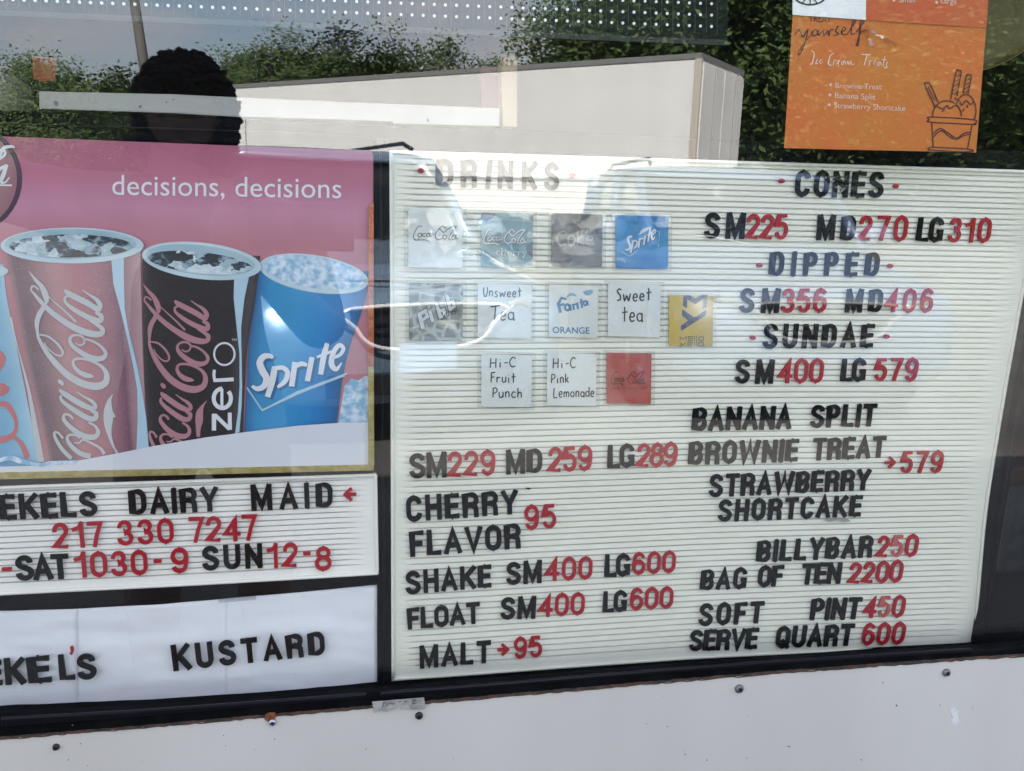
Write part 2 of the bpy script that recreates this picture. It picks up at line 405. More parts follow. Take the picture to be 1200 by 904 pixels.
for a in [
    (-60, 44, 7.8, 'dense2', 'green tree mirrored at the far left edge, first of the treeline'),
    (10, 46, 6.4, 'bush', 'low leafy bush mirrored left of the orange square'),
    (62, 45, 7.0, 'dense2', 'green tree mirrored just right of the orange square'),
    (118, 47, 6.8, 'bush', 'green bush mirrored left of the photographer\'s hair'),
    (168, 45, 6.6, 'dense', 'tree mirrored behind the photographer\'s head at the pole'),
    (262, 46, 7.6, 'airy', 'thin-leaved tree mirrored right of the photographer\'s hair'),
    (300, 49, 7.8, 'airy', 'thin-leaved tree mirrored over the left end of the trailer'),
    (345, 44, 8.8, 'dense', 'dark dense tree mirrored over the trailer left of centre'),
    (398, 45, 8.9, 'dense', 'broad dark tree mirrored above the coke poster corner'),
    (447, 50, 7.2, 'bush', 'rounded bush at the right foot of the broad dark tree'),
    (488, 44, 9.6, 'airy', 'tall sparse tree with sky showing through, left of the beige post'),
    (542, 45, 9.2, 'airy', 'sparse tree mirrored just left of the beige post'),
    (646, 42, 10.1, 'airy', 'bare-branched tree mirrored right of the beige post'),
    (694, 40, 10.6, 'airy', 'open-crowned tree mirrored where the dark grove begins'),
    (752, 37, 12.4, 'dense', 'dark tree behind the trailer roof, first of the dense grove'),
    (812, 36, 13.2, 'dense2', 'dense tree mirrored over the trailer rear corner'),
    (884, 33, 13.6, 'dense', 'dark tree mirrored beside the trailer doors'),
    (950, 33, 13.0, 'dense2', 'leafy tree mirrored behind the left side of the orange poster'),
    (1030, 32, 13.0, 'dense', 'dark tree mirrored behind the middle of the orange poster'),
    (1110, 31, 13.4, 'dense2', 'leafy tree mirrored behind the right side of the orange poster'),
    (1200, 31, 14.0, 'dense', 'dark tree mirrored at the far right edge')]:
    tree(*a)
b = MB(); hr = random.Random(12)
for i in range(26000):                       # undergrowth under the grove, one mass
    px = hr.uniform(-80, 1300); p = MR(px, 226, hr.uniform(48, 50) if px < 640 else hr.uniform(33, 36))
    z = abs(hr.gauss(0, 1))*1.5*(1+.4*math.sin(px*.03)); z = min(z, 4.0)
    a_ = Vector((hr.gauss(0, 1), hr.gauss(0, 1), hr.gauss(0, .6))).normalized()*.2; c_ = a_.orthogonal()*.6
    q = Vector((p.x, p.y, z)); b.add([q-a_, q+c_, q+a_, q-c_], [(0, 1, 2, 3)])
tag(link('undergrowth', mesh(b.v, b.f), m_leafm), 'tangled green undergrowth under the far trees', 'undergrowth', kind='stuff')

m_pole = mat('weathered pole wood', (.15, .14, .135), .85, col2=(.10, .095, .09), scale=10, stretch=(3, 3, .3), bump=.3)
pb = MR(171, 90, 27); pt = MR(157, -2, 27); dp = (pt-pb)
foot = pb - dp*(pb.z/dp.z)
ut = empty('utility_pole', foot, 'grey wooden utility pole rising behind the photographer\'s head', 'pole')
b = MB(); b.tube([(0, 0, -.1), dp*(9.5/dp.z)], [.17, .12], 12); b.build('pole_shaft', m_pole, ut, True)
topv = dp*(9.0/dp.z); b = MB(); b.box(topv+Vector((-1.1, -.06, -.06)), topv+Vector((1.1, .06, .06))); b.build('crossarm', m_pole, ut)
for xx in (-.95, -.45, .45, .95):
    b = MB(); b.lathe([(.03, .06), (.05, .1), (.03, .14), (.045, .18)], 'Z', topv+Vector((xx, 0, 0)), 8); b.build('insulator', m_blk, ut)

# ------------------------------------------------------------------ cars nosed in behind the photographer
def paint(n, c):
    m = mat(n, c, .32, metal=.55, coat=1.0); m.node_tree.nodes['Principled BSDF'].inputs['Coat Roughness'].default_value = .04; return m
m_glass = mat('car window glass', (.006, .008, .009), .05, spec=.25)
m_chrome = mat('chrome', (.8, .8, .82), .08, metal=1)
m_lamp = mat('headlamp lens', (.55, .58, .6), .08, metal=.6, coat=1)
m_satin = mat('satin silver trim', (.8, .8, .8), .35, metal=.25)
m_lamp2 = mat('dim headlamp lens', (.12, .13, .14), .3)
m_seat = mat('car seat fabric', (.05, .05, .055), .9)
def sup(hw, z0, z1, n=20, e=3.2, crown=.0):
    """rounded cross-section"""
    pts = []; zc = (z0+z1)/2; hz = (z1-z0)/2
    for i in range(n):
        a = 2*math.pi*i/n + math.pi/n; c_, s_ = math.cos(a), math.sin(a)
        pts.append((hw*math.copysign(abs(c_)**(2/e), c_), zc+hz*math.copysign(abs(s_)**(2/e), s_)))
    return pts
def loft(stations, n=20, e=3.2, kf=4):
    """stations: (y, z0, z1, half width)"""
    st = cat(stations, kf); b = MB()
    for (y, z0, z1, hw) in st:
        for x, z in sup(hw, z0, z1, n, e): b.v.append(Vector((x, y, z)))
    m = len(st)
    for i in range(m-1):
        for j in range(n): b.f.append((i*n+j, i*n+(j+1) % n, (i+1)*n+(j+1) % n, (i+1)*n+j))
    b.f.append(tuple(range(n))); b.f.append(tuple((m-1)*n+j for j in range(n)))
    return b
def car(loc, yaw, col, label, hs=1.0, antenna=False, plate=None, group=None, roof=1.66):
    """local +y is the front, towards the window"""
    t = empty('parked_car', loc, label, 'car'); t.rotation_euler.z = yaw
    mp_ = paint('car paint '+label[:14], col)
    if not plate: q_ = mp_.node_tree.nodes['Principled BSDF']; q_.inputs['Coat Weight'].default_value = .15; q_.inputs['Coat Roughness'].default_value = .3; q_.inputs['Roughness'].default_value = .5; q_.inputs['Metallic'].default_value = .2
    b = loft([(0, .42, .66, .66), (-.05, .30, .80, .80), (-.2, .26, .93, .88), (-.9, .26, 1.04, .91), (-1.3, .26, 1.08, .92), (-2.6, .26, 1.10, .93), (-3.9, .28, 1.10, .92), (-4.45, .32, 1.02, .87), (-4.55, .42, .9, .76)], 28, 4.2)
    bd = b.build('body', mp_, t, True)
    b = loft([(-1.18, .98, 1.06, .78), (-1.35, .98, 1.18, .76), (-1.95, 1.0, roof-.06, .735), (-2.6, 1.0, roof-.01, .74), (-3.7, 1.0, roof-.03, .73), (-4.2, 1.0, roof-.22, .70), (-4.4, 1.0, 1.1, .68)], 28, 5)
    b.build('cabin_glass', m_glass, t, True)
    b = loft([(-1.82, roof-.10, roof-.045, .67), (-2.1, roof-.09, roof+.0, .72), (-3.0, roof-.09, roof+.03, .735), (-3.8, roof-.1, roof+.0, .725), (-4.22, roof-.24, roof-.14, .62)], 24, 3.2)
    b.build('roof', mp_, t, True)
    for s in (-1, 1):
        b = MB(); b.tube([(s*.76, -1.2, 1.04), (s*.76, -1.6, 1.33), (s*.72, -1.95, roof-.07)], [.045, .038, .035], 8); b.build('windscreen_pillar', mp_, t, True)
        b = MB(); b.tube([(s*.775, -2.7, 1.02), (s*.745, -2.72, roof-.05)], .04, 8); b.build('door_pillar', mp_, t, True)
        b = MB(); b.tube([(s*.76, -4.2, 1.04), (s*.72, -4.0, roof-.07)], .07, 8); b.build('rear_pillar', mp_, t, True)
        b = loft([(0, .56, .82, .0), (-.02, .60, .80, .17), (-.12, .59, .82, .2), (-.34, .62, .85, .17)], 20, 2.6, 3)
        for v in b.v: v.x += s*.63; v.y += -.035 - .25*max(0, abs(v.x)-.55); v.z += .02
        hd = b.build('headlight', m_lamp if plate else m_lamp2, t, True)
        b = MB(); b.lathe([(.075, .0), (.068, .02), (.045, .0)], 'Y', (s*.57, -.05, .73), 20); b.build('projector', m_chrome if plate else m_lamp2, hd, True)
        b = MB(); b.lathe([(.06, 0), (.05, .015)], 'Y', (s*.62, -.035, .43), 16); b.build('fog_light', m_lamp2, t, True)
        b = loft([(0, 1.08, 1.2, .09), (-.06, 1.05, 1.23, .12), (-.12, 1.07, 1.2, .1)], 16, 2.6, 3)
        for v in b.v: v.x += s*1.0; v.y -= 1.45
        b.build('wing_mirror', mp_, t, True)
        b = MB(); b.tube([(s*.62, -2.05, roof+.02), (s*.60, -2.2, roof+.065), (s*.60, -3.7, roof+.065), (s*.62, -3.85, roof+.02)], .016, 8); b.build('roof_rail', m_blk, t, True)
        for yy in (-.88, -3.6):
            ar = MB(); ar.lathe([(.40, -.02), (.40, .02)], 'X', (s*.905, yy, .37), 28); ar.build('wheel_arch', m_blk, t)
            b = MB(); b.lathe([(.2, -.11), (.31, -.11), (.345, -.08), (.345, .08), (.31, .11), (.2, .11)], 'X', (s*.86, yy, .345), 28); wh = b.build('wheel', m_tyre, t, True)
            b = MB(); b.lathe([(.03, s*.115), (.19, s*.1), (.205, s*.112), (.21, s*.09)], 'X', (s*.86, yy, .345), 24); b.build('rim', m_rim, wh, True)
        for yy in (-2.45, -3.45):
            b = MB(); b.tube([(s*.925, yy, .93), (s*.955, yy-.02, .93), (s*.955, yy-.2, .93), (s*.925, yy-.22, .93)], .014, 6); b.build('door_handle', mp_, t, True)
        b = MB(); b.box((s*.26-.22, -2.5, .8), (s*.26+.22, -2.35, 1.25)); bevel(b.build('seat_back', m_seat, t), .04)
    # grille with its bright surround
    gp = [(-.40, .80), (.40, .80), (.37, .70), (.30, .62), (.15, .585), (-.15, .585), (-.30, .62), (-.37, .70)]
    gv, gf = prism([Vector((x, -.035, z)) for x, z in gp][::-1], -.03)
    gv = [Vector((v.x, v.y, v.z)) for v in gv]; gr = MB().add([Vector((v.x, v.y+.05, v.z)) for v in gv], gf).build('grille', m_blk, t)
    ring = cat([(x, .055, z) for x, z in gp], 4, True); ring.append(ring[0]); b = MB(); b.tube(ring, .011, 6, False); b.build('grille_surround', m_satin if plate else m_rail, gr, True)
    for z in (.64, .69, .74):
        b = MB(); w_ = .3+(z-.62)*.5; b.box((-w_, .045, z-.006), (w_, .062, z+.006)); b.build('grille_bar', m_blk, gr)
    b = MB(); b.box((-.52, -.01, .34), (.52, .012, .46)); bevel(b.build('lower_intake', m_blk, t), .01)
    if plate:
      b = MB(); b.box((-.155, .07, .47), (.155, .078, .62)); pl = b.build('license_plate', mat('plate paint', (.16, .26, .42), .5, col2=(.28, .38, .5), scale=8), t)
    b = MB(); b.tube([(-.8, -.28, .955), (-.4, -.1, .925), (0, -.055, .915), (.4, -.1, .925), (.8, -.28, .955)], .006, 6); b.build('bonnet_seam', m_blk, t)
    for s in (-1, 1):
        b = MB(); b.tube([(s*.1, -1.12, 1.075), (s*.1+s*.25, -1.22, 1.12), (s*.1+.5*s, -1.28, 1.13)], .008, 6); b.build('wiper', m_blk, t)
    b = loft([(0, roof-.02, roof+.0, .005), (-.06, roof-.02, roof+.05, .015), (-.14, roof-.02, roof+.075, .018), (-.17, roof-.02, roof+.02, .012)], 12, 2.2, 3)
    for v in b.v: v.y -= 3.7
    b.build('roof_fin', m_blk, t, True)
    if antenna:
        b = MB(); b.tube([(-.72, -1.0, 1.04), (-.70, -1.05, 1.75)], [.004, .0018], 6); b.build('whip_antenna', m_blk, t)
    return t
def ground_at(px, dist):
    p = MR(px, 400, dist); return Vector((p.x, p.y, 0))
car(ground_at(497, 3.75), R(-15), (.20, .29, .38), 'silver blue car nosed in behind the photographer, headlight over the blue cup', antenna=True, plate=True)
car(ground_at(965, 3.9), R(6), (.05, .08, .14), 'dark blue car mirrored behind the cones prices on the right', roof=1.62)

# ------------------------------------------------------------------ the photographer
m_skin = mat('skin', (.17, .10, .075), .55, col2=(.20, .12, .09), scale=9)
m_hood = mat('black hooded jacket', (.010, .010, .012), .9, col2=(.018, .018, .02), scale=30, bump=.3, bscale=60)
m_jean = mat('dark jeans', (.02, .03, .06), .9, col2=(.035, .05, .09), scale=60)
m_hair = mat('black curly hair', (.006, .005, .005), .7, spec=.2)
hc = MR(217, 134, 1.2)                                   # head centre
base = Vector((hc.x, hc.y, 0))
per = empty('person', base, 'person in a dark jacket with big black hair holding up a phone', 'person')
hl = hc-base
ph = MR(285, 258, 2*0)                                   # placeholder, replaced below
hand_r = Vector((MR(262, 262, .70).x, -.70, MR(262, 262, .70).z))-base
hand_l = Vector((MR(452, 330, .74).x, -.72, MR(452, 330, .74).z))-base
V = {}; E = []; Rr = {}
def J(n, p, r, par=None):
    V[n] = Vector(p); Rr[n] = r
    if par: E.append((par, n))
z = hl.z
J('pelvis', (0, 0, .94), .15); J('waist', (0, 0, 1.08), .135, 'pelvis'); J('chest', (0, -.01, 1.26), .165, 'waist'); J('upper', (0, 0, z-.20), .13, 'chest')
J('neck', (0, 0, z-.12), .06, 'upper'); J('nk2', (0, .01, z-.05), .06, 'neck')
J('shr', (.19, 0, z-.22), .075, 'upper'); J('elr', (.27, .16, z-.42), .05, 'shr'); J('fr', hand_r*.75+Vector((.27, .16, z-.42))*.25, .034, 'elr'); J('wrr', hand_r+Vector((-.005, -.05, -.03)), .028, 'fr')
J('shl', (-.20, 0, z-.19), .08, 'upper'); J('ell', (-.42, .08, z-.13), .055, 'shl'); J('fl', (-.36, .24, z-.17), .04, 'ell'); J('wrl', (-.30, .36, z-.22), .028, 'fl')
for s, q in ((1, 'r'), (-1, 'l')):
    J('hip'+q, (s*.1, 0, .86), .10, 'pelvis'); J('kn'+q, (s*.12, .02, .48), .062, 'hip'+q); J('an'+q, (s*.13, -.02, .09), .045, 'kn'+q); J('toe'+q, (s*.15, .17, .04), .04, 'an'+q)
def hand(q, w, palm, dirs):
    J('pm'+q, palm, .030, 'wr'+q)
    for i, (o, d1, d2, r_) in enumerate(dirs):
        a = palm+Vector(o); b_ = a+Vector(d1); c_ = b_+Vector(d2)
        J('f%s%da' % (q, i), a, r_*1.15, 'pm'+q); J('f%s%db' % (q, i), b_, r_, 'f%s%da' % (q, i)); J('f%s%dc' % (q, i), c_, r_*.8, 'f%s%db' % (q, i))
hand('r', None, hand_r, [((.02, .0, .035), (.03, .012, .012), (.026, .004, 0), .0085), ((.025, .0, .012), (.034, .014, 0), (.028, .004, 0), .009),
     ((.024, .0, -.012), (.032, .014, -.004), (.026, .004, 0), .0088), ((.02, .0, -.035), (.026, .012, -.006), (.02, .004, 0), .0075), ((.0, -.02, .035), (.02, -.008, .025), (.022, .0, .012), .010)])
hl_p = V['wrl']+Vector((.02, .07, .02))
hand('l', None, hl_p, [((.03, .03, .02), (.02, .03, .0), (.016, .02, -.012), .0085), ((.012, .04, .02), (.012, .036, 0), (.01, .022, -.014), .009),
     ((-.01, .04, .018), (.004, .034, 0), (.002, .022, -.014), .0088), ((-.03, .03, .012), (-.006, .028, -.002), (-.002, .018, -.012), .0075), ((.03, 0, .0), (.024, .012, -.01), (.02, .012, -.012), .010)])
names = list(V); idx = {n: i for i, n in enumerate(names)}
me = bpy.data.meshes.new('person'); me.from_pydata([V[n] for n in names], [(idx[a], idx[c]) for a, c in E], [])
tmp = bpy.data.objects.new('tmp', me); C.objects.link(tmp)
sk = tmp.modifiers.new('s', 'SKIN'); sk.use_smooth_shade = True
for n in names:
    sv = me.skin_vertices[0].data[idx[n]]; sv.radius = (Rr[n], Rr[n]*(.72 if n in ('chest', 'waist', 'pelvis', 'upper') else 1)); sv.use_root = n == 'pelvis'
ss = tmp.modifiers.new('d', 'SUBSURF'); ss.levels = ss.render_levels = 2
dg = bpy.context.evaluated_depsgraph_get(); bm_ = bpy.data.meshes.new_from_object(tmp.evaluated_get(dg)); bpy.data.objects.remove(tmp)
bmh = bmesh.new(); bmh.from_mesh(bm_)
hd0 = len(bmh.verts)                                      # head surface with brow, nose, cheeks, chin and ears
nu, nv = 28, 20; ring = []
for i in range(nv+1):
    th = math.pi*i/nv; row = []
    for j in range(nu):
        a = 2*math.pi*j/nu; d = Vector((math.sin(th)*math.cos(a), math.sin(th)*math.sin(a), math.cos(th)))
        p = Vector((d.x*.072, d.y*.090, d.z*.108))
        if d.z < 0: p.x *= 1+.28*d.z; p.y *= 1+.12*d.z
        f_ = max(0, d.y)
        p.y += .024*math.exp(-((d.x/.16)**2+((d.z+.22)/.2)**2))*f_ + .006*math.exp(-((d.z-.12)/.09)**2)*f_ - .006*math.exp(-(((abs(d.x)-.38)/.14)**2+((d.z+.02)/.09)**2))*f_
        p.y += .006*math.exp(-((d.x/.3)**2+((d.z+.55)/.06)**2))*f_
        p.x += math.copysign(.012, d.x)*math.exp(-(((abs(d.x)-1)/.08)**2+((d.z+.05)/.2)**2))
        row.append(bmh.verts.new(p+hl+Vector((0, 0, -.01))))
    ring.append(row)
for i in range(nv):
    for j in range(nu):
        try: bmh.faces.new((ring[i][j], ring[i+1][j], ring[i+1][(j+1) % nu], ring[i][(j+1) % nu]))
        except ValueError: pass
bmesh.ops.remove_doubles(bmh, verts=bmh.verts[hd0:], dist=1e-5) if False else None
bmesh.ops.recalc_face_normals(bmh, faces=bmh.faces)
for f_ in bmh.faces:
    f_.smooth = True; c_ = f_.calc_center_median()
    near = min((c_-V['pm'+q]).length for q in 'rl')
    f_.material_index = 0 if c_.z > z-.115 and abs(c_.x) < .12 and c_.y < .2 or near < .115 and (c_-V['wrr']).length > .02 else (2 if c_.z < .93 else 1)
bmh.to_mesh(bm_); bmh.free(); bm_.materials.clear()
for m in (m_skin, m_hood, m_jean): bm_.materials.append(m)
link('body', bm_, None, per)
for s in (-1, 1):
    b = MB(); b.lathe([(.001, .012), (.009, .008), (.012, 0), (.009, -.008), (.001, -.012)], 'Y', hl+Vector((s*.03, .075, -.005)), 12); b.build('eye', mat('eye white', (.12, .11, .10), .4), per, True)
b = MB(); b.tube([hl+Vector((-.024, .079, -.062)), hl+Vector((0, .09, -.058)), hl+Vector((.024, .079, -.062))], [.002, .006, .002], 8); b.build('lips', mat('lips', (.3, .12, .1), .5), per, True)
# hair: a cloud of short curls over skull, sides and nape
b = MB(); hr = random.Random(5); hv = []
for i in range(2600):
    while True:
        d = Vector((hr.gauss(0, 1), hr.gauss(0, 1), hr.gauss(0, 1))).normalized()
        if not (d.y > .5 and d.z < .3) and d.z > -.75: break
    rr = hr.uniform(.75, .99)
    p = hl+Vector((d.x*.092*rr, -.012+d.y*.115*rr, .004+d.z*(.112 if d.z > 0 else .17)*rr))
    a = Vector((hr.gauss(0, 1), hr.gauss(0, 1), hr.gauss(0, 1))).normalized(); c_ = a.cross(d).normalized() if a.cross(d).length > .01 else a
    r_ = hr.uniform(.005, .009); b.tube([p+(a*math.cos(t)+c_*math.sin(t))*r_+d*t*.0022 for t in (0, 1.2, 2.4, 3.6, 4.8)], [.0045, .0055, .0055, .0045, .002], 4)
# core so that the curls close
b.lathe([(.001, .112), (.05, .104), (.074, .07), (.084, .01), (.082, -.06), (.076, -.12), (.05, -.15), (.001, -.16)], 'Z', hl+Vector((0, -.02, 0)), 20)
b.build('hair', m_hair, per, True)
# phone in the right hand, its lens just beside the camera point
pc = [MR(x, y, .667) for x, y in ((290, 236), (415, 239), (415, 296), (290, 293))]
cx_ = sum((p.x for p in pc))/4; cz_ = sum((p.z for p in pc))/4; wx_ = (pc[1].x-pc[0].x)/2; hz_ = .036
phn = empty('phone', (cx_, -.676, cz_), 'dark phone held sideways by the photographer, mirrored in the coke poster', 'phone')
b = MB(); b.box((-wx_, 0, -hz_), (wx_, .008, hz_)); bevel(b.build('phone_case', mat('phone case', (.03, .028, .03), .35), phn), .006, 3)
b = MB(); b.box((-wx_+.004, -.0015, -hz_+.004), (wx_-.004, -.0002, hz_-.004)); b.build('screen', mat('phone screen', (.01, .01, .012), .1), phn)
for k in range(2):
    b = MB(); b.lathe([(.0075, .008), (.0075, .0095), (.005, .0092)], 'Y', (wx_-.016, 0, .018-.036*k), 16); b.build('camera_lens', m_blk, phn)

# ================================================================== THE WINDOW
m_frame = mat('black window frame', (.004, .004, .005), .6, spec=.02, col2=(.006, .007, .008), scale=40, bump=.05, bscale=120)
m_frame2 = mat('black frame moulding', (.005, .005, .008), .3, spec=.15)
m_pane = pane_mat('window glass', .054, (.99, .995, .99), dirt=.003)
Y_SIGN = .032
# white wall board under the window, its screws
WT = [(-420, 900), (-200, 883.5), (0, 866.5), (150, 854.5), (300, 841.5), (450, 828.5), (600, 815.8), (750, 802.5), (900, 790), (1050, 779), (1200, 769), (1400, 753), (1700, 730)]
top = [P(x, y, -.016) for x, y in WT]; zb = 0.02
wl = empty('wall', (0, -.016, .5), 'smooth white wall board screwed on below the window', 'wall')
b = MB(); v, f = prism(top+[Vector((top[-1].x, -.016, zb)), Vector((top[0].x, -.016, zb))], .010); b.add(v, f)
kid(b.build('wall_board', m_wallw), wl)
b = MB(); n = 90; rr_ = random.Random(4)          # ragged raw edge showing as a thin brown line
L1 = []; L2 = []
for i in range(n*3):
    t = i/(n*3-1); x = -200+1600*t
    k = max(j for j in range(len(WT)) if WT[j][0] <= x); k = min(k, len(WT)-2)
    y = WT[k][1]+(WT[k+1][1]-WT[k][1])*(x-WT[k][0])/(WT[k+1][0]-WT[k][0])
    L1.append(P(x, y-4.2-rr_.uniform(0, 1), -.0135)); L2.append(P(x, y+.8+rr_.uniform(-.5, .9), -.0168))
m_ = len(L1); b.add(L1+L2, [(i, i+1, i+1+m_, i+m_) for i in range(m_-1)])
kid(link('raw_edge', mesh(b.v, b.f), m_ply), wl)
m_scr = {'steel': mat('zinc screw', (.42, .45, .5), .35, metal=.9), 'black': mat('black screw', (.015, .015, .018), .5, metal=.3), 'grey': mat('dull screw', (.16, .16, .17), .5, metal=.7)}
m_rust = mat('rust', (.22, .07, .02), .9, col2=(.09, .03, .015), scale=200, bump=.5, bscale=400)
for (x, y, r_, k, lab) in [(66, 875, 4.3, 'black', 'black screw head near the lower left corner'), (319.5, 846, 4.6, 'steel', 'bright zinc screw with a rust patch above it'),
                          (491, 838.5, 4.6, 'black', 'black screw below the torn grey tape'), (866, 807, 5.0, 'grey', 'dull grey screw with a rough rim'), (1108.5, 788, 4.3, 'grey', 'grey screw near the right end')]:
    c = P(x, y, -.016); s = (P(x+r_, y, -.016)-c).length
    b = MB(); b.lathe([(s, .0005), (s, -.001), (s*.75, -.0026), (s*.35, -.003), (s*.3, -.0012)], 'Y', c, 18)
    sc_ = kid(b.build('screw', m_scr[k], None, True), wl); sc_['label'] = lab
    b = MB()
    for a_ in (.5, 2.07):
        d = Vector((math.cos(a_), 0, math.sin(a_)))*s*.5; e = Vector((-d.z, 0, d.x))*.3; q = c+Vector((0, -.0031, 0))
        b.add([q-d-e, q+d-e, q+d+e, q-d+e], [(0, 1, 2, 3)])
    link('cross_slot', mesh(b.v, b.f), m_blk, sc_)
pts = [(310, 843), (311, 838), (315, 836), (322, 835.5), (324, 839), (322, 843), (317, 846), (313, 846)]
kid(slab('rust_patch', pts, -.0172, .001, m_rust), wl)
# scuffs and specks on the board
for i in range(26):
    x = rr_.uniform(20, 1190); y = rr_.uniform(850, 900) if x < 600 else rr_.uniform(800, 895); r_ = rr_.uniform(.4, .9)
    kid(slab('paint_fleck', [(x+r_*math.cos(a)*rr_.uniform(.6, 1.4), y+r_*math.sin(a)*rr_.uniform(.6, 1.2)) for a in (0, 1, 2, 3, 4, 5)], -.0165, .0004, m_scr['grey']), wl)
m_scuff = mat('grey scuff', (.42, .43, .42), .8, col2=(.6, .61, .6), scale=60)
kid(slab('scuff', [(1112, 832), (1118, 826), (1124, 830), (1122, 838), (1125, 845), (1118, 852), (1114, 845), (1116, 838)], -.0162, .0002, m_scuff), wl)
# torn strip of tape with faded pen marks
m_tape = mat('grey foil tape', (.33, .33, .31), .45, col2=(.24, .24, .22), scale=60, bump=.4, bscale=90)
tp = slab('tape_strip', [(436, 823.5), (455, 821.8), (497, 818.4), (499, 830.5), (494, 832), (480, 831.5), (468, 829.5), (460, 832), (453, 834), (446, 833), (438.5, 836)], -.0185, .0012, m_tape)
tag(tp, 'torn strip of grey tape with faded pen marks below the big board', 'tape')
m_pen = mat('faded pen', (.06, .06, .07), .6)
ink('pen_marks', [[(450, 822.5, .9), (448, 830, .9)], [(450, 823, .7), (454, 826, .8), (451, 828, .6)], [(455, 825, .8), (458, 824, .9), (461, 825.5, .8), (463, 823, .7)], [(467, 823, .8), (470, 822, .7)], [(474, 822, 1), (477, 822.5, 1.2)], [(482, 820.5, .7), (487, 820.5, .8), (483, 824, .8), (488, 824.5, .8)], [(481, 827, .7), (482, 829, .7)]], -.0188, m_pen, tp)

# window frame
wf = empty('window_frame', (0, 0, 0), 'black window frame with a bar between coke poster and menu board', 'window frame')
FB = [(x, y-3.0) for x, y in WT]
def strip(name, top_, bot_, Y, dp_, m, par, bv=.0015):
    return slab(name, top_+bot_[::-1], Y, dp_, m, par, bv)
def line(pts, dy): return [(x, y+dy) for x, y in pts]
sill_in = [(-200, 853), (0, 838), (150, 832), (300, 822), (450, 808), (600, 796), (750, 784), (900, 773), (1050, 763), (1143, 758), (1200, 753), (1400, 737)]
SB = [(x, y) for x, y in WT if -200 <= x <= 1400]
strip('bottom_rail', [(x, y+5) for x, y in sill_in], line(SB, 1), -.0145, .012, m_frame, wf)
strip('inner_rail', [(x, y+12) for x, y in sill_in], line(SB, 20), .0055, .056, m_frame, wf)
strip('bottom_bead', [(445, 812), (600, 799.5), (750, 787), (900, 775.5), (1050, 766), (1140, 760.5)], [(445, 817.5), (600, 805), (750, 792.5), (900, 781), (1050, 771), (1140, 765)], -.0165, .003, m_frame2, wf)
strip('bottom_bead', [(430, 813), (300, 823), (150, 834), (0, 842)][::-1], [(430, 819), (300, 829.5), (150, 842), (0, 853)][::-1], -.0165, .003, m_frame2, wf)
slab('centre_bar', [(437.5, 163), (456, 163), (459.5, 806), (444, 808)], .030, .03, m_frame, wf, .002)
slab('centre_bead', [(444.5, 166), (447.5, 166), (452.0, 800), (449, 800)], .0285, .002, m_frame2, wf, .0008)
slab('cross_bar', [(-200, 563), (0, 561), (437, 550), (437.6, 556), (0, 570), (-200, 574)], .0305, .03, m_frame, wf, .001)
slab('cross_bar', [(-200, 716), (0, 697), (443, 673), (443, 686), (240, 701), (0, 715), (-200, 722)], .0302, .03, m_frame, wf, .001)
slab('top_bar', [(-200, 122), (0, 129), (280, 141), (437.5, 147.5), (700, 158), (1000, 169), (1400, 186), (1400, 210), (1200, 199), (457, 174.5), (437.5, 174.5), (0, 160), (-200, 152)], .040, .03, m_frame, wf, .001)
slab('top_bead', [(-200, 136), (0, 143), (280, 153), (437, 159), (437, 161), (280, 155.5), (0, 145.5), (-200, 138)], .0385, .002, m_frame2, wf, .0008)
slab('side_bar', [(1232, 200), (1204, 380), (1188, 480), (1171, 590), (1160, 680), (1147, 760), (1154, 760), (1169, 662), (1178.6, 600), (1186, 565), (1203, 455), (1245, 200)], .020, .03, m_frame, wf, .002)
slab('side_bead', [(1236, 200), (1206, 400), (1190, 490), (1173, 598), (1162, 690), (1151, 757), (1152.2, 757), (1163.5, 690), (1174.5, 598), (1191.8, 490), (1208, 400), (1238, 200)], .0185, .002, m_frame2, wf, .0006)
back_m = mat('black backing board', (.006, .006, .007), .7)
slab('backing_board', [(-200, 150), (437, 166), (1235, 200), (1180, 565), (1152, 770), (450, 812), (-200, 856)], .062, .006, back_m, wf)

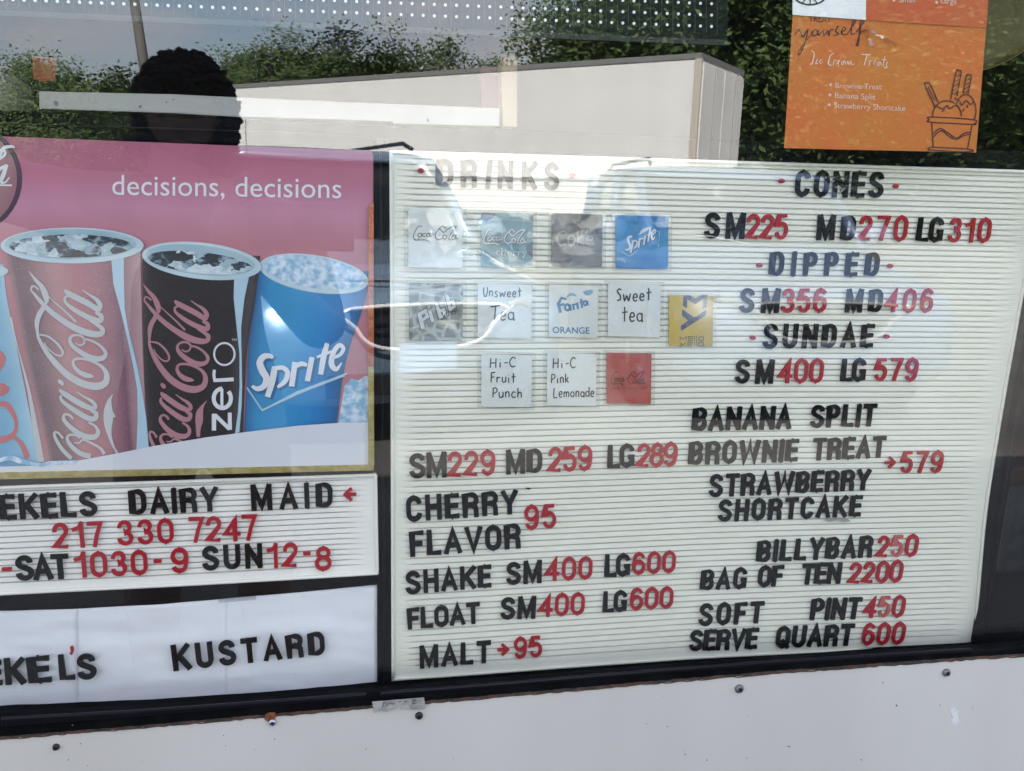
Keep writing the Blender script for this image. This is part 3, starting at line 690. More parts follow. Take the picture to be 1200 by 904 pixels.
# ------------------------------------------------------------------ signs as coordinates on the plane
m_lb = mat('ivory letter board', (.83, .82, .72), .45, spec=.3, col2=(.79, .785, .68), scale=5, detail=5, lo=.35, hi=.65)
m_lb2 = mat('white letter board', (.84, .83, .77), .45, spec=.3, col2=(.80, .79, .73), scale=5, detail=5, lo=.35, hi=.65)
def poly_eval(pl, t):
    """point at arc fraction t of a pixel polyline"""
    ls = [math.hypot(pl[i+1][0]-pl[i][0], pl[i+1][1]-pl[i][1]) for i in range(len(pl)-1)]; s = t*sum(ls)
    for i, l in enumerate(ls):
        if s <= l or i == len(ls)-1:
            k = min(1, s/l); return Vector((pl[i][0]+(pl[i+1][0]-pl[i][0])*k, pl[i][1]+(pl[i+1][1]-pl[i][1])*k))
        s -= l
def P2(v, Y): return P(v[0], v[1], Y)
def letter_board(name, top_, bot_, left_, right_, rows, Y, m, label, margin=.008, cols=26, mtop=.012, mbot=.014, groove=.26, dg_=.0030):
    T_ = [P2(poly_eval(cat(top_, 6) if len(top_) > 2 else top_, i/cols), Y) for i in range(cols+1)]
    B_ = [P2(poly_eval(cat(bot_, 6) if len(bot_) > 2 else bot_, i/cols), Y) for i in range(cols+1)]
    def edge(pl, k): return [P2(poly_eval(cat(pl, 6) if len(pl) > 2 else pl, i/k), Y) for i in range(k+1)]
    K = 40; Le, Re = edge(left_, K), edge(right_, K)
    def ev(pts, t): t = max(0, min(1, t))*(len(pts)-1); i = min(int(t), len(pts)-2); return pts[i].lerp(pts[i+1], t-i)
    def S(s, t):
        c = T_[0]*(1-s)*(1-t)+T_[-1]*s*(1-t)+B_[0]*(1-s)*t+B_[-1]*s*t
        return ev(T_, s)*(1-t)+ev(B_, s)*t+ev(Le, t)*(1-s)+ev(Re, t)*s-c
    ts = [(0, .0), (mtop, .0)]; pitch = (1-mtop-mbot)/rows
    for r_ in range(rows):
        t = mtop+r_*pitch
        ts += [(t, 0), (t+.0001, dg_), (t+pitch*groove, dg_), (t+pitch*(groove+.03), .0002), (t+pitch*.98, -.0001)]
    ts += [(1-mbot, 0), (1, 0)]
    ss = [0, margin] + [margin+(1-2*margin)*i/cols for i in range(1, cols)] + [1-margin, 1]
    v = []; nS = len(ss)
    for t, dpt in ts:
        for i, s in enumerate(ss):
            e = i in (0, nS-1); g_ = 0 if e or i in (1, nS-2) else dpt
            v.append(S(s, t)+Vector((0, g_, 0)))
    f = [(a*nS+i, a*nS+i+1, (a+1)*nS+i+1, (a+1)*nS+i) for a in range(len(ts)-1) for i in range(nS-1)]
    # sharp ends for the grooves: a tiny step just inside the margins
    k = len(v); nR = len(ts)
    rim = [i for i in range(nS)]+[a*nS+nS-1 for a in range(1, nR)]+[(nR-1)*nS+i for i in range(nS-2, -1, -1)]+[a*nS for a in range(nR-2, 0, -1)]
    for i in rim: v.append(v[i]+Vector((0, .006, 0)))
    q = len(rim); f += [(rim[i], rim[(i+1) % q], k+(i+1) % q, k+i) for i in range(q)]
    f.append(tuple(k+i for i in range(q))[::-1])
    me = mesh(v, f); o = link(name, me, m)
    return o, S
BT = [(457, 177), (700, 184.3), (950, 192.2), (1226, 201)]
BB = [(459.5, 797), (550, 790.8), (640, 784), (730, 777.5), (820, 771.3), (910, 766.8), (1000, 763), (1070, 760), (1142, 757)]
BL = [(457, 177), (458.5, 500), (459.5, 797)]
BR = [(1226, 201), (1212, 270), (1197, 350), (1182.5, 430), (1168, 515), (1155, 600), (1147.5, 680), (1142, 757)]
board, BS = letter_board('letter_board', BT, BB, BL, BR, 86, Y_SIGN, m_lb, '')
tag(board, 'big ivory grooved letter board listing drinks and cones, right of the black centre bar', 'menu board')
# raised rim of the board
def rim(bd, S, w_, Y, m, side='all'):
    b = MB(); n = 40
    def run(fn, a, c):
        pts = [fn(i/n)+Vector((0, -.0012, 0)) for i in range(n+1)]; b.tube(pts, .0016, 6)
    run(lambda t: S(.0015, t), 0, 1); run(lambda t: S(.9985, t), 0, 1); run(lambda t: S(t, .0025), 0, 1); run(lambda t: S(t, .9975), 0, 1)
    return b.build('rim', m, bd, True)
rim(board, BS, 0, Y_SIGN, m_lb)
hb, HS = letter_board('letter_board', [(-200, 582.5), (0, 571), (220, 563.5), (441, 556)], [(-200, 708), (0, 695.5), (220, 684.5), (443, 671.5)], [(-200, 582.5), (-200, 708)], [(441, 556), (443, 671.5)], 17, Y_SIGN, m_lb2, '', .006, 16, .04, .05)
tag(hb, 'narrow white letter board with phone number and opening hours, under the coke poster', 'menu board')
rim(hb, HS, 0, Y_SIGN, m_lb2)
# paper sheets of the bottom sign
m_pap = mat('white paper', (.80, .81, .84), .8, col2=(.76, .77, .80), scale=9, detail=6, lo=.35, hi=.65, bump=.12, bscale=14)
ks = empty('paper_sign', P(220, 760, .036), 'row of taped white paper sheets under the opening hours, lettered kustard', 'sign')
def paper(x0, x1, Y, topf, botf):
    n = 36; v = []
    for j in range(25):
        for i in range(n+1):
            x = x0+(x1-x0)*i/n; t = j/24; y = topf(x)*(1-t)+botf(x)*t
            p = P(x, y, Y); p.y += (.0011*noise.noise(Vector((x*.012, y*.06, 1)))+.0008*noise.noise(Vector((x*.03, y*.12, 3)))); v.append(p)
    f = [(j*(n+1)+i, j*(n+1)+i+1, (j+1)*(n+1)+i+1, (j+1)*(n+1)+i) for j in range(24) for i in range(n)]
    me = mesh(v, f, True); o = link('paper_sheet', me, m_pap)
    sm = o.modifiers.new('t', 'SOLIDIFY'); sm.thickness = .0003; return kid(o, ks)
def interp(tab):
    def g(x):
        q = cat([(a, b_) for a, b_ in tab], 8)
        for i in range(len(q)-1):
            if q[i][0] <= x <= q[i+1][0]: return q[i][1]+(q[i+1][1]-q[i][1])*(x-q[i][0])/(q[i+1][0]-q[i][0])
        return q[0][1] if x < q[0][0] else q[-1][1]
    return g
KT = interp([(-200, 716), (0, 716), (120, 712), (240, 704), (340, 695), (442, 685)]); KB = interp([(-200, 848), (0, 842), (120, 838.5), (240, 831), (340, 820.5), (442, 803.5)])
paper(-200, 92, .0342, KT, KB); paper(88, 268, .03445, KT, KB); paper(264, 442, .0342, KT, KB)
tagp = slab('clear_tape', [(256, 701.5), (300, 697.5), (300, 703), (256, 707)], .0318, .0002, pane_mat('clear tape', .05, (.9, .9, .92))); kid(tagp, ks)

# ------------------------------------------------------------------ changeable letters
def arc(cx, cy, rx, ry, a0, a1, n=6): return [(cx+rx*math.cos(R(a0+(a1-a0)*i/n)), cy+ry*math.sin(R(a0+(a1-a0)*i/n))) for i in range(n+1)]
o_ = arc(.5, .70, .5, .30, 0, 180, 8)+arc(.5, .30, .5, .30, 180, 360, 8)
# centre lines in a unit box; ('c', pts) closed, ('o', pts) open
G = {
 'A': (.66, [('o', [(0, 0), (.5, 1), (1, 0)]), ('o', [(.2, .3), (.8, .3)])]),
 'B': (.60, [('c', [(0, 0), (0, 1), (.6, 1)]+arc(.6, .77, .36, .23, 80, -80, 5)+[(.6, .53)]+arc(.62, .27, .38, .27, 80, -80, 5)+[(.6, 0)]), ('o', [(0, .53), (.62, .53)])]),
 'C': (.60, [('o', arc(.5, .72, .5, .28, 2, 180, 8)+arc(.5, .28, .5, .28, 180, 358, 8))]),
 'D': (.60, [('c', [(0, 0), (0, 1), (.5, 1)]+arc(.5, .68, .5, .32, 80, 0, 5)+arc(.5, .32, .5, .32, 0, -80, 5)+[(.5, 0)])]),
 'E': (.54, [('o', [(1, 0), (0, 0), (0, 1), (1, 1)]), ('o', [(0, .52), (.9, .52)])]),
 'F': (.52, [('o', [(0, 0), (0, 1), (1, 1)]), ('o', [(0, .50), (.85, .50)])]),
 'G': (.62, [('o', arc(.5, .73, .5, .27, 2, 180, 8)+arc(.5, .27, .5, .27, 180, 340, 8)+[(1, .42), (.62, .42)]), ('o', [(1, .3), (1, .06)])]),
 'H': (.62, [('o', [(0, 0), (0, 1)]), ('o', [(1, 0), (1, 1)]), ('o', [(0, .52), (1, .52)])]),
 'I': (.17, [('o', [(.5, 0), (.5, 1)])]),
 'K': (.64, [('o', [(0, 0), (0, 1)]), ('o', [(1, 1), (.08, .40)]), ('o', [(.35, .58), (1, 0)])]),
 'L': (.52, [('o', [(0, 1), (0, 0), (1, 0)])]),
 'M': (.76, [('o', [(0, 0), (0, 1)]), ('o', [(1, 0), (1, 1)]), ('o', [(.04, 1), (.5, .08), (.96, 1)])]),
 'N': (.64, [('o', [(0, 0), (0, 1)]), ('o', [(1, 0), (1, 1)]), ('o', [(.03, .97), (.97, .03)])]),
 'O': (.62, [('c', o_)]), '0': (.58, [('c', o_)]),
 'P': (.58, [('o', [(0, 0), (0, 1), (.55, 1)]+arc(.55, .74, .45, .26, 80, -80, 6)+[(.55, .48), (0, .48)])]),
 'Q': (.62, [('c', o_), ('o', [(.55, .25), (1, -.02)])]),
 'R': (.62, [('o', [(0, 0), (0, 1), (.6, 1)]+arc(.6, .75, .4, .25, 80, -80, 6)+[(.6, .50), (0, .50)]), ('o', [(.55, .50)]+arc(.6, .3, .36, .17, 80, 0, 3)+[(.98, 0)])]),
 'S': (.62, [('o', arc(.5, .77, .46, .23, -2, 195, 9)+[(.2, .60), (.5, .52), (.84, .42)]+arc(.5, .25, .5, .25, 20, -178, 10))]),
 'T': (.60, [('o', [(0, 1), (1, 1)]), ('o', [(.5, 1), (.5, 0)])]),
 'U': (.62, [('o', [(0, 1)]+arc(.5, .29, .5, .29, 180, 360, 8)+[(1, 1)])]),
 'V': (.66, [('o', [(0, 1), (.5, 0), (1, 1)])]),
 'W': (.92, [('o', [(0, 1), (.25, 0), (.5, .95), (.75, 0), (1, 1)])]),
 'Y': (.64, [('o', [(0, 1), (.5, .42), (1, 1)]), ('o', [(.5, .42), (.5, 0)])]),
 '1': (.40, [('o', [(0, .76), (.6, .82), (.95, 1)]), ('o', [(.95, 0), (.95, 1)])]),
 '2': (.56, [('o', [(.03, .68)]+arc(.5, .72, .47, .28, 172, -20, 8)+[(.0, .0), (1, 0)])]),
 '3': (.56, [('o', [(.03, .74)]+arc(.48, .76, .44, .24, 165, -70, 8)+[(.42, .53), (.55, .53)]+arc(.48, .26, .5, .26, 70, -165, 9)+[(0, .25)])]),
 '4': (.60, [('o', [(1, .26), (0, .26), (.72, 1), (.74, 0)])]),
 '5': (.56, [('o', [(.92, 1), (.16, 1), (.06, .50), (.2, .58)]+arc(.5, .33, .48, .33, 80, -165, 10))]),
 '6': (.58, [('o', [(.92, .82)]+arc(.5, .76, .44, .24, 40, 180, 6)+[(.0, .5), (.02, .3)]), ('c', arc(.5, .31, .49, .31, 0, 342, 14))]),
 '7': (.54, [('o', [(0, 1), (1, 1), (.62, .5), (.38, 0)])]),
 '8': (.58, [('c', arc(.5, .77, .42, .23, 0, 342, 12)), ('c', arc(.5, .28, .5, .28, 0, 342, 14))]),
 '9': (.58, [('o', [(.08, .18)]+arc(.5, .24, .44, .24, 220, 360, 6)+[(1, .5), (.98, .7)]), ('c', arc(.5, .69, .49, .31, 0, 342, 14))]),
 '-': (.5, [('o', [(0, .5), (1, .5)])]),
 '.': (.2, [('o', [(.1, .5), (.9, .5)])]),
 "'": (.8, [('o', [(.5, 1), (.6, .5), (.3, .1)])]),
 '>': (.62, [('o', [(0, .5), (.55, .5)]), ('o', [(.42, .80), (.95, .5), (.42, .2)])]),
 '<': (.62, [('o', [(1, .5), (.45, .5)]), ('o', [(.58, .80), (.05, .5), (.58, .2)])]),
}
NUB = {'O', '0', 'C', 'G', 'Q', '9', '6', '8', 'E', 'I'}
_gm = {}
def glyph_mesh(ch, t, col):
    key = (ch, round(t, 3), col.name)
    if key in _gm: return _gm[key]
    w_, st = G[ch]; b = MB(); k = 0
    for n_st, (kind, pts) in enumerate(st):
        q = [(t/2+(w_-t)*x, t/2+(1-t)*y, t) for x, y in pts]
        if kind == 'o' and len(q) > 1:        # square ends, extended half a stroke where the line starts or stops at the box edge
            def ext(a, c):
                d = Vector((a[0]-c[0], a[1]-c[1])).normalized()*t*.5; return (a[0]+d.x, a[1]+d.y, t)
            if ch not in '-.' and not (ch in 'SCG2356890' and n_st == 0 and len(q) > 3):
                e0, e1 = ext(q[0], q[1]), ext(q[-1], q[-2]); q = [e0]+q[1:-1]+[e1] if len(q) > 2 or True else q
        l, r = ribbon2d(q, kind == 'c'); n = len(q); y0 = -.0020-.00012*k; y1 = -.00005; k += 1
        v = [(x, y0, z) for x, z in l]+[(x, y0, z) for x, z in r]+[(x, y1, z) for x, z in l]+[(x, y1, z) for x, z in r]
        f = []
        for i in range(n if kind == 'c' else n-1):
            j = (i+1) % n; f += [(i, j, j+n, i+n), (i, i+2*n, j+2*n, j), (i+n, j+n, j+3*n, i+3*n)]
        if kind == 'o': f += [(0, n, 3*n, 2*n), (n-1, 3*n-1, 4*n-1, 2*n-1)]
        b.add(v, f)
    if ch in NUB:                              # moulded tabs that hook into the grooves
        b.box((w_*.44, -.0017, 1-.01), (w_*.44+.055, -.0001, 1.032)); b.box((w_*.44, -.0018, -.035), (w_*.44+.055, -.0001, .01))
    me = mesh(b.v, b.f); bmx = bmesh.new(); bmx.from_mesh(me); bmesh.ops.recalc_face_normals(bmx, faces=bmx.faces); bmx.to_mesh(me); bmx.free()
    me.materials.append(col); _gm[key] = me; return me
m_lk = mat('black plastic letter', (.004, .004, .005), .55, spec=.06, col2=(.007, .008, .009), scale=60)
m_lr = mat('red plastic letter', (.42, .008, .022), .45, spec=.2, col2=(.34, .007, .016), scale=60)
m_lp = mat('faded red plastic letter', (.50, .10, .09), .45, col2=(.45, .08, .08), scale=60)
ORD = ['first', 'second', 'third', 'fourth', 'fifth', 'sixth', 'seventh', 'eighth', 'ninth', 'tenth']
wr = random.Random(21)
CN = {'black': m_lk, 'red': m_lr, 'faded red': m_lp}
def word(s, a, tf, ctx, color='black', grp='changeable letters on the big menu board', t=None, lefts=None, hscale=1.0, faded=()):
    """a = (x0, base0, x1, base1, top0, top1) in zoom coordinates"""
    x0, b0, x1, b1, t0, t1 = a
    Pl = lambda x, y: P(*tf(x, y), Y_SIGN-.0008)
    p0, p1 = Pl(x0, b0), Pl(x1, (b1+t1)/2); p1b = Pl(x1, b1)
    h0 = (Pl(x0, t0)-p0).z; h1 = (Pl(x1, t1)-Pl(x1, b1)).z; h = (h0+h1)/2
    base_dir = (Vector((p1b.x, 0, p1b.z))-Vector((p0.x, 0, p0.z)));
    # the right end is measured at mid height so leaning perspective does not stretch the word
    W = p1.x-p0.x; ang = math.atan2(base_dir.z, base_dir.x)
    t = t or (.182 if color == 'black' else .135)
    ws = [G[c][0]*h for c in s]; n = len(s); scw = 1.0
    if n > 1:
        gap = (W-sum(ws))/(n-1)
        if gap < -.02*h: scw = (W+.02*h*(n-1))/sum(ws); gap = -.02*h
    else:
        gap = 0; scw = W/ws[0]
    x = 0
    for i, c in enumerate(s):
        u = x/W if W else 0; hh = h0+(h1-h0)*u
        off = Vector((math.cos(ang)*x, 0, math.sin(ang)*x)); cc = color
        if i in faded: cc = 'faded red'
        me = glyph_mesh(c, t, CN[cc])
        nm = 'letter' if c.isalpha() else 'digit' if c.isdigit() else 'arrow' if c in '<>' else 'dash' if c == '-' else 'apostrophe' if c == "'" else 'dot'
        o = link(nm, me); o.location = p0+off
        o.location.z += wr.uniform(-.0002, .0002)
        o.scale = (h*scw, 1, hh); o.rotation_euler.y = -ang+wr.uniform(-.008, .008)
        if n == 1: lab = '%s %s %s' % (cc, {'<': 'left arrow', '>': 'right arrow', '-': 'dash', "'": 'apostrophe', '.': 'dot'}.get(c, nm+' '+c), ctx)
        elif s.isdigit(): lab = '%s %s %s, %s digit %s' % (cc, nm, c, ORD[i], ctx)
        else: lab = '%s %s %s, %s of %s %s' % (cc, nm, c, ORD[i], s, ctx)
        tag(o, lab, nm, grp)
        x += ws[i]*scw+gap
A = TF(440, 170, 2.825); B = TF(790, 180, 2.917); Cc = TF(440, 480, 2.825); Dd = TF(790, 470, 2.917); Ee = TF(0, 540, 2.609); I1 = TF(0, 0, 1)
for ch, x0, x1, i in (('D', 511.2, 531, 0), ('R', 540, 559, 1), ('I', 568.5, 574, 2), ('N', 583, 601, 3), ('K', 611, 629, 4), ('S', 637, 655, 5)):
    bb = 218.7+(x0-511)*.034; word(ch, (x0, bb, x1, bb+.6, bb-33, bb-32.4), I1, 'as %s letter of the heading DRINKS' % ORD[i])
def dots(tf, pts, ctx):
    for (x, y), s in zip(pts, ('left', 'right')):
        px, py = tf(x, y); c = P(px, py, Y_SIGN-.0008); r_ = .0023
        if 'dot' not in _gm:
            b = MB(); b.lathe([(1, -.0001), (1, -.002), (.6, -.0026)], 'Y', (0, 0, 0), 12); _gm['dot'] = mesh(b.v, b.f); _gm['dot'].materials.append(m_lr)
        o = link('dot', _gm['dot']); o.location = c; o.scale = (r_*1.15, 1, r_*.8); tag(o, 'small red dot %s of the heading %s' % (s, ctx), 'dot', 'red dots beside the headings')
dots(I1, [(493.2, 200.2), (670.4, 205.6)], 'DRINKS'); dots(B, [(365, 94), (755, 112)], 'CONES'); dots(B, [(290, 382), (736, 384)], 'DIPPED'); dots(B, [(267, 629), (724, 625)], 'SUNDAE')
for s, a, ctx, *k in [
    ('CONES', (410, 148, 714, 153, 57, 63), 'heading at the top right'),
    ('SM', (100, 290, 240, 293, 200, 203), 'before 225 under CONES'), ('MD', (484, 297, 618, 297, 210, 212), 'before 270 under CONES'), ('LG', (824, 300, 916, 303, 217, 218), 'before 310 under CONES'),
    ('225', (242, 292, 388, 295, 205, 208), 'on the first price line of CONES, after SM', 1), ('270', (626, 298, 795, 300, 212, 213), 'on the first price line of CONES, after MD', 1), ('310', (932, 303, 1080, 305, 219, 221), 'on the first price line of CONES, after LG', 1),
    ('DIPPED', (323, 418, 698, 420, 335, 338), 'heading below CONES'),
    ('SM', (220, 545, 358, 545, 460, 462), 'before 356 under DIPPED'), ('MD', (582, 543, 710, 542, 463, 463), 'before 406 under DIPPED'),
    ('356', (364, 545, 520, 542, 461, 461), 'under DIPPED, after SM', 1), ('406', (716, 542, 883, 542, 462, 463), 'under DIPPED, after MD', 1),
    ('SUNDAE', (300, 668, 680, 662, 582, 583), 'heading below DIPPED'),
    ('SM', (205, 787, 338, 785, 705, 703), 'before 400 under SUNDAE'), ('LG', (567, 780, 653, 778, 702, 700), 'before 579 under SUNDAE'),
    ('400', (352, 785, 508, 782, 702, 700), 'under SUNDAE, after SM', 1), ('579', (680, 778, 830, 777, 700, 698), 'under SUNDAE, after LG', 1)]:
    word(s, a, B, ctx, 'red' if k else 'black')
for s, a, ctx, *k in [
    ('BANANA', (60, 102, 400, 95, 22, 15), 'line on the right'), ('SPLIT', (462, 92, 688, 85, 14, 9), 'after BANANA'),
    ('BROWNIE', (48, 218, 422, 205, 138, 130), 'line on the right'), ('TREAT', (470, 203, 720, 192, 127, 120), 'after BROWNIE'),
    ('>', (716, 241, 757, 238, 181, 178), 'pointing at 579 beside TREAT', 1), ('579', (769, 247, 916, 243, 172, 168), 'after the arrow beside TREAT', 1),
    ('STRAWBERRY', (116, 328, 668, 303, 250, 232), 'above SHORTCAKE'), ('SHORTCAKE', (147, 412, 638, 393, 337, 322), 'below STRAWBERRY'),
    ('BILLYBAR', (280, 550, 676, 533, 477, 458), 'line on the right'), ('250', (687, 533, 830, 530, 460, 455), 'after BILLYBAR', 2),
    ('BAG', (88, 645, 245, 640, 577, 567), 'below BILLYBAR'), ('OF', (283, 635, 371, 630, 563, 560), 'between BAG and TEN'), ('TEN', (430, 627, 568, 622, 557, 550), 'after BAG OF'),
    ('2200', (592, 623, 778, 618, 552, 543), 'after BAG OF TEN', 1),
    ('SOFT', (80, 768, 303, 757, 692, 685), 'above SERVE'), ('PINT', (462, 748, 635, 743, 675, 670), 'above QUART'), ('450', (641, 740, 785, 737, 670, 663), 'after PINT', 2),
    ('SERVE', (48, 853, 283, 845, 783, 775), 'on the lowest line'), ('QUART', (343, 843, 610, 833, 770, 760), 'on the lowest line'), ('600', (636, 832, 785, 829, 760, 755), 'after QUART', 1)]:
    word(s, a, Dd, ctx, 'red' if k else 'black', faded=(1,) if k and k[0] == 2 else ())
for s, a, ctx, *k in [
    ('SM', (112, 228, 236, 222, 146, 137), 'before 229 below the drink cards'), ('229', (240, 224, 397, 215, 140, 133), 'below the cards, after SM', 1),
    ('MD', (432, 213, 552, 206, 133, 127), 'before 259 below the drink cards'), ('259', (570, 207, 717, 200, 125, 118), 'below the cards, after MD', 1),
    ('LG', (768, 195, 857, 189, 118, 112), 'before 289 below the drink cards'), ('289', (862, 190, 998, 187, 112, 107), 'below the cards, after LG', 1),
    ('CHERRY', (103, 371, 472, 343, 286, 265), 'above FLAVOR'), ('FLAVOR', (115, 487, 482, 457, 403, 375), 'below CHERRY'), ('95', (492, 398, 599, 391, 317, 312), 'beside CHERRY FLAVOR', 1),
    ('SHAKE', (100, 611, 384, 586, 535, 512), 'on the left'), ('SM', (432, 581, 550, 572, 507, 497), 'before 400 after SHAKE'), ('400', (560, 568, 717, 558, 490, 487), 'on the SHAKE line, after SM', 1),
    ('LG', (758, 555, 842, 549, 480, 477), 'before 600 after SHAKE'), ('600', (848, 547, 992, 538, 475, 467), 'on the SHAKE line, after LG', 1),
    ('FLOAT', (107, 727, 347, 705, 657, 635), 'below SHAKE'), ('SM', (412, 694, 529, 689, 622, 615), 'before 400 after FLOAT'), ('400', (538, 686, 691, 677, 612, 605), 'on the FLOAT line, after SM', 1),
    ('LG', (752, 671, 831, 666, 602, 597), 'before 600 after FLOAT'), ('600', (840, 664, 984, 655, 592, 585), 'on the FLOAT line, after LG', 1),
    ('MALT', (147, 855, 382, 835, 782, 763), 'at the bottom left'), ('>', (403, 824, 443, 821, 766, 763), 'between MALT and 95', 1), ('95', (457, 824, 552, 816, 755, 747), 'after MALT', 1)]:
    word(s, a, Cc, ctx, 'red' if k else 'black')
G2 = 'changeable letters on the opening hours board'
for s, a, ctx, *k in [
    ('EKELS', (5, 180, 297, 168, 103, 92), 'left on the hours board'), ('DAIRY', (400, 164, 667, 153, 87, 80), 'between EKELS and MAID'), ('MAID', (770, 152, 1017, 141, 73, 66), 'after DAIRY'),
    ('<', (1050, 133, 1090, 131, 72, 70), 'beside the word MAID', 1), ('217', (166, 268, 317, 261, 190, 185), 'start of the phone number', 1), ('330', (363, 258, 531, 250, 182, 175), 'middle of the phone number', 1), ('7247', (580, 249, 786, 242, 172, 163), 'end of the phone number', 1),
    ('-', (7, 368, 42, 366, 293, 291), 'left of SAT', 1), ('SAT', (53, 366, 211, 359, 290, 283), 'before 1030'), ('1030', (233, 357, 451, 347, 280, 272), 'after SAT', 1), ('-', (470, 344, 500, 342, 268, 266), 'in the Saturday hours', 1),
    ('9', (523, 341, 575, 340, 265, 263), 'after the dash of the Saturday hours', 1), ('SUN', (620, 334, 802, 326, 260, 252), 'before 12'), ('12', (818, 327, 911, 323, 252, 247), 'after SUN', 1), ('-', (925, 320, 955, 318, 246, 244), 'in the Sunday hours', 1), ('8', (963, 335, 1013, 334, 262, 259), 'last of the Sunday hours', 1)]:
    word(s, a, Ee, ctx, 'red' if k else 'black', G2)
G3 = 'black letters stuck on the paper sign'
for s, a, ctx, *k in [
    ('E', (-28, 684, 5, 683, 608, 606), 'cut by the left photo edge on the paper sign'), ('K', (20, 683, 76, 680, 603, 600), 'of EKELS on the paper sign'), ('E', (93, 679, 156, 674, 598, 594), 'after K of EKELS on the paper sign'),
    ('L', (187, 670, 228, 667, 592, 590), 'under the red apostrophe'), ("'", (213, 592, 231, 591, 566, 564), 'above the L on the paper sign', 1), ('S', (240, 668, 295, 664, 590, 586), 'ending EKELS on the paper sign'),
    ('KUSTARD', (532, 641, 995, 590, 563, 520), 'on the paper sign')]:
    word(s, a, Ee, ctx, 'red' if k else 'black', G3, t=.34 if s == "'" else .185)
# torn scrap under SHORTCAKE and a stray chip
sp = slab('paper_scrap', [Dd(*q) for q in ((510, 408), (535, 402), (560, 405), (590, 401), (604, 412), (575, 414), (560, 409), (530, 414))], Y_SIGN-.0022, .0004, mat('grey scrap', (.3, .3, .29), .7))
tag(sp, 'torn grey scrap stuck below the end of SHORTCAKE', 'scrap')
sp = slab('plastic_chip', [Cc(*q) for q in ((497, 262), (504, 260), (515, 262), (508, 266))], Y_SIGN-.0015, .0012, m_lk); tag(sp, 'tiny black chip in a groove right of CHERRY', 'chip')

# ------------------------------------------------------------------ the coke poster
YP = .030
def flat(n, c, **k): return mat(n, c, k.pop('rough', .42), **k)
m_pink = flat('poster magenta', (.34, .085, .17), col2=(.31, .10, .16), scale=5, lo=.3, hi=.7)
m_white = flat('poster white', (.62, .64, .68)); m_ink = flat('ink white', (.66, .68, .70)); m_inkb = flat('ink black', (.01, .01, .012))
m_cupr = flat('cup red print', (.25, .075, .10), col2=(.16, .06, .085), scale=9, detail=2, lo=.35, hi=.65, speck=((.42, .3, .33), 900, .66))
m_cupk = flat('cup black print', (.006, .007, .010), speck=((.35, .4, .45), 1000, .72))
m_cupb = flat('cup blue print', (.01, .17, .42), col2=(.03, .27, .52), scale=12, detail=3, lo=.3, hi=.7, speck=((.2, .5, .7), 1000, .68))
m_cupl = flat('cup pale blue print', (.11, .32, .50), col2=(.2, .42, .58), scale=10, lo=.35, hi=.65)
m_pale = flat('pale cup rim', (.42, .56, .60), col2=(.50, .62, .66), scale=30)
m_ice = flat('ice print', (.05, .08, .10), col2=(.45, .56, .60), scale=230, lo=.01, hi=.10, stretch=(1, 1, 1.5), tex='VORONOI')
m_slush = flat('crushed ice print', (.22, .42, .58), col2=(.62, .72, .78), scale=170, detail=9, lo=.4, hi=.62)
m_rib = flat('ribbon print', (.38, .55, .64)); m_rose = flat('rose script print', (.40, .19, .22)); m_script = flat('script print', (.46, .48, .48))
m_redp = flat('red script print', (.46, .11, .12))
m_gold = mat('gold trim', (.38, .31, .10), .38, metal=.55, col2=(.5, .43, .2), scale=120, stretch=(1, 1, 1), bump=.15, bscale=400)
m_redtrim = mat('reddish trim', (.40, .12, .06), .35, metal=.5, col2=(.5, .2, .1), scale=150, bump=.15, bscale=400)  # redder tone for the upper stretch of the right-hand trim
m_pale2 = flat('cup inside print', (.26, .40, .45), col2=(.34, .48, .52), scale=40)
nt = m_ice.node_tree; b_ = nt.nodes['Principled BSDF']; tc = N(nt, 'ShaderNodeTexCoord'); mp_ = N(nt, 'ShaderNodeMapping'); mp_.inputs['Scale'].default_value = (1, 1, 1.7)
nz_ = N(nt, 'ShaderNodeTexNoise'); nz_.inputs['Scale'].default_value = 150; nz_.inputs['Detail'].default_value = 4
mxv = N(nt, 'ShaderNodeVectorMath', operation='MULTIPLY_ADD'); mxv.inputs[1].default_value = (.012, .012, .012)
vo = N(nt, 'ShaderNodeTexVoronoi'); vo.inputs['Scale'].default_value = 105
sx = N(nt, 'ShaderNodeSeparateColor'); ad = N(nt, 'ShaderNodeMath', operation='MULTIPLY_ADD'); ad.inputs[1].default_value = .9
rp = N(nt, 'ShaderNodeValToRGB'); E_ = rp.color_ramp.elements; E_[0].position = .42; E_[0].color = (.01, .02, .03, 1); E_[1].position = 1.05; E_[1].color = (.60, .68, .70, 1)
for p_, c_ in ((.52, (.03, .06, .08, 1)), (.60, (.22, .32, .36, 1)), (.80, (.36, .48, .52, 1))): e = E_.new(p_); e.color = c_
nt.links.new(tc.outputs['Object'], mp_.inputs[0]); nt.links.new(mp_.outputs[0], nz_.inputs['Vector']); nt.links.new(nz_.outputs['Color'], mxv.inputs[0]); nt.links.new(mp_.outputs[0], mxv.inputs[2]); nt.links.new(mxv.outputs[0], vo.inputs['Vector'])
nt.links.new(vo.outputs['Color'], sx.inputs[0]); nt.links.new(nz_.outputs['Fac'], ad.inputs[0]); nt.links.new(sx.outputs[0], ad.inputs[2])
h_ = N(nt, 'ShaderNodeMath', operation='MULTIPLY'); h_.inputs[1].default_value = .72; nt.links.new(ad.outputs[0], h_.inputs[0]); nt.links.new(h_.outputs[0], rp.inputs[0]); nt.links.new(rp.outputs[0], b_.inputs['Base Color'])
cp = empty('soft_drink_poster', P(200, 360, YP), 'pink poster of iced soft drink cups under the words decisions, decisions', 'poster')
def kp(o): return kid(o, cp)
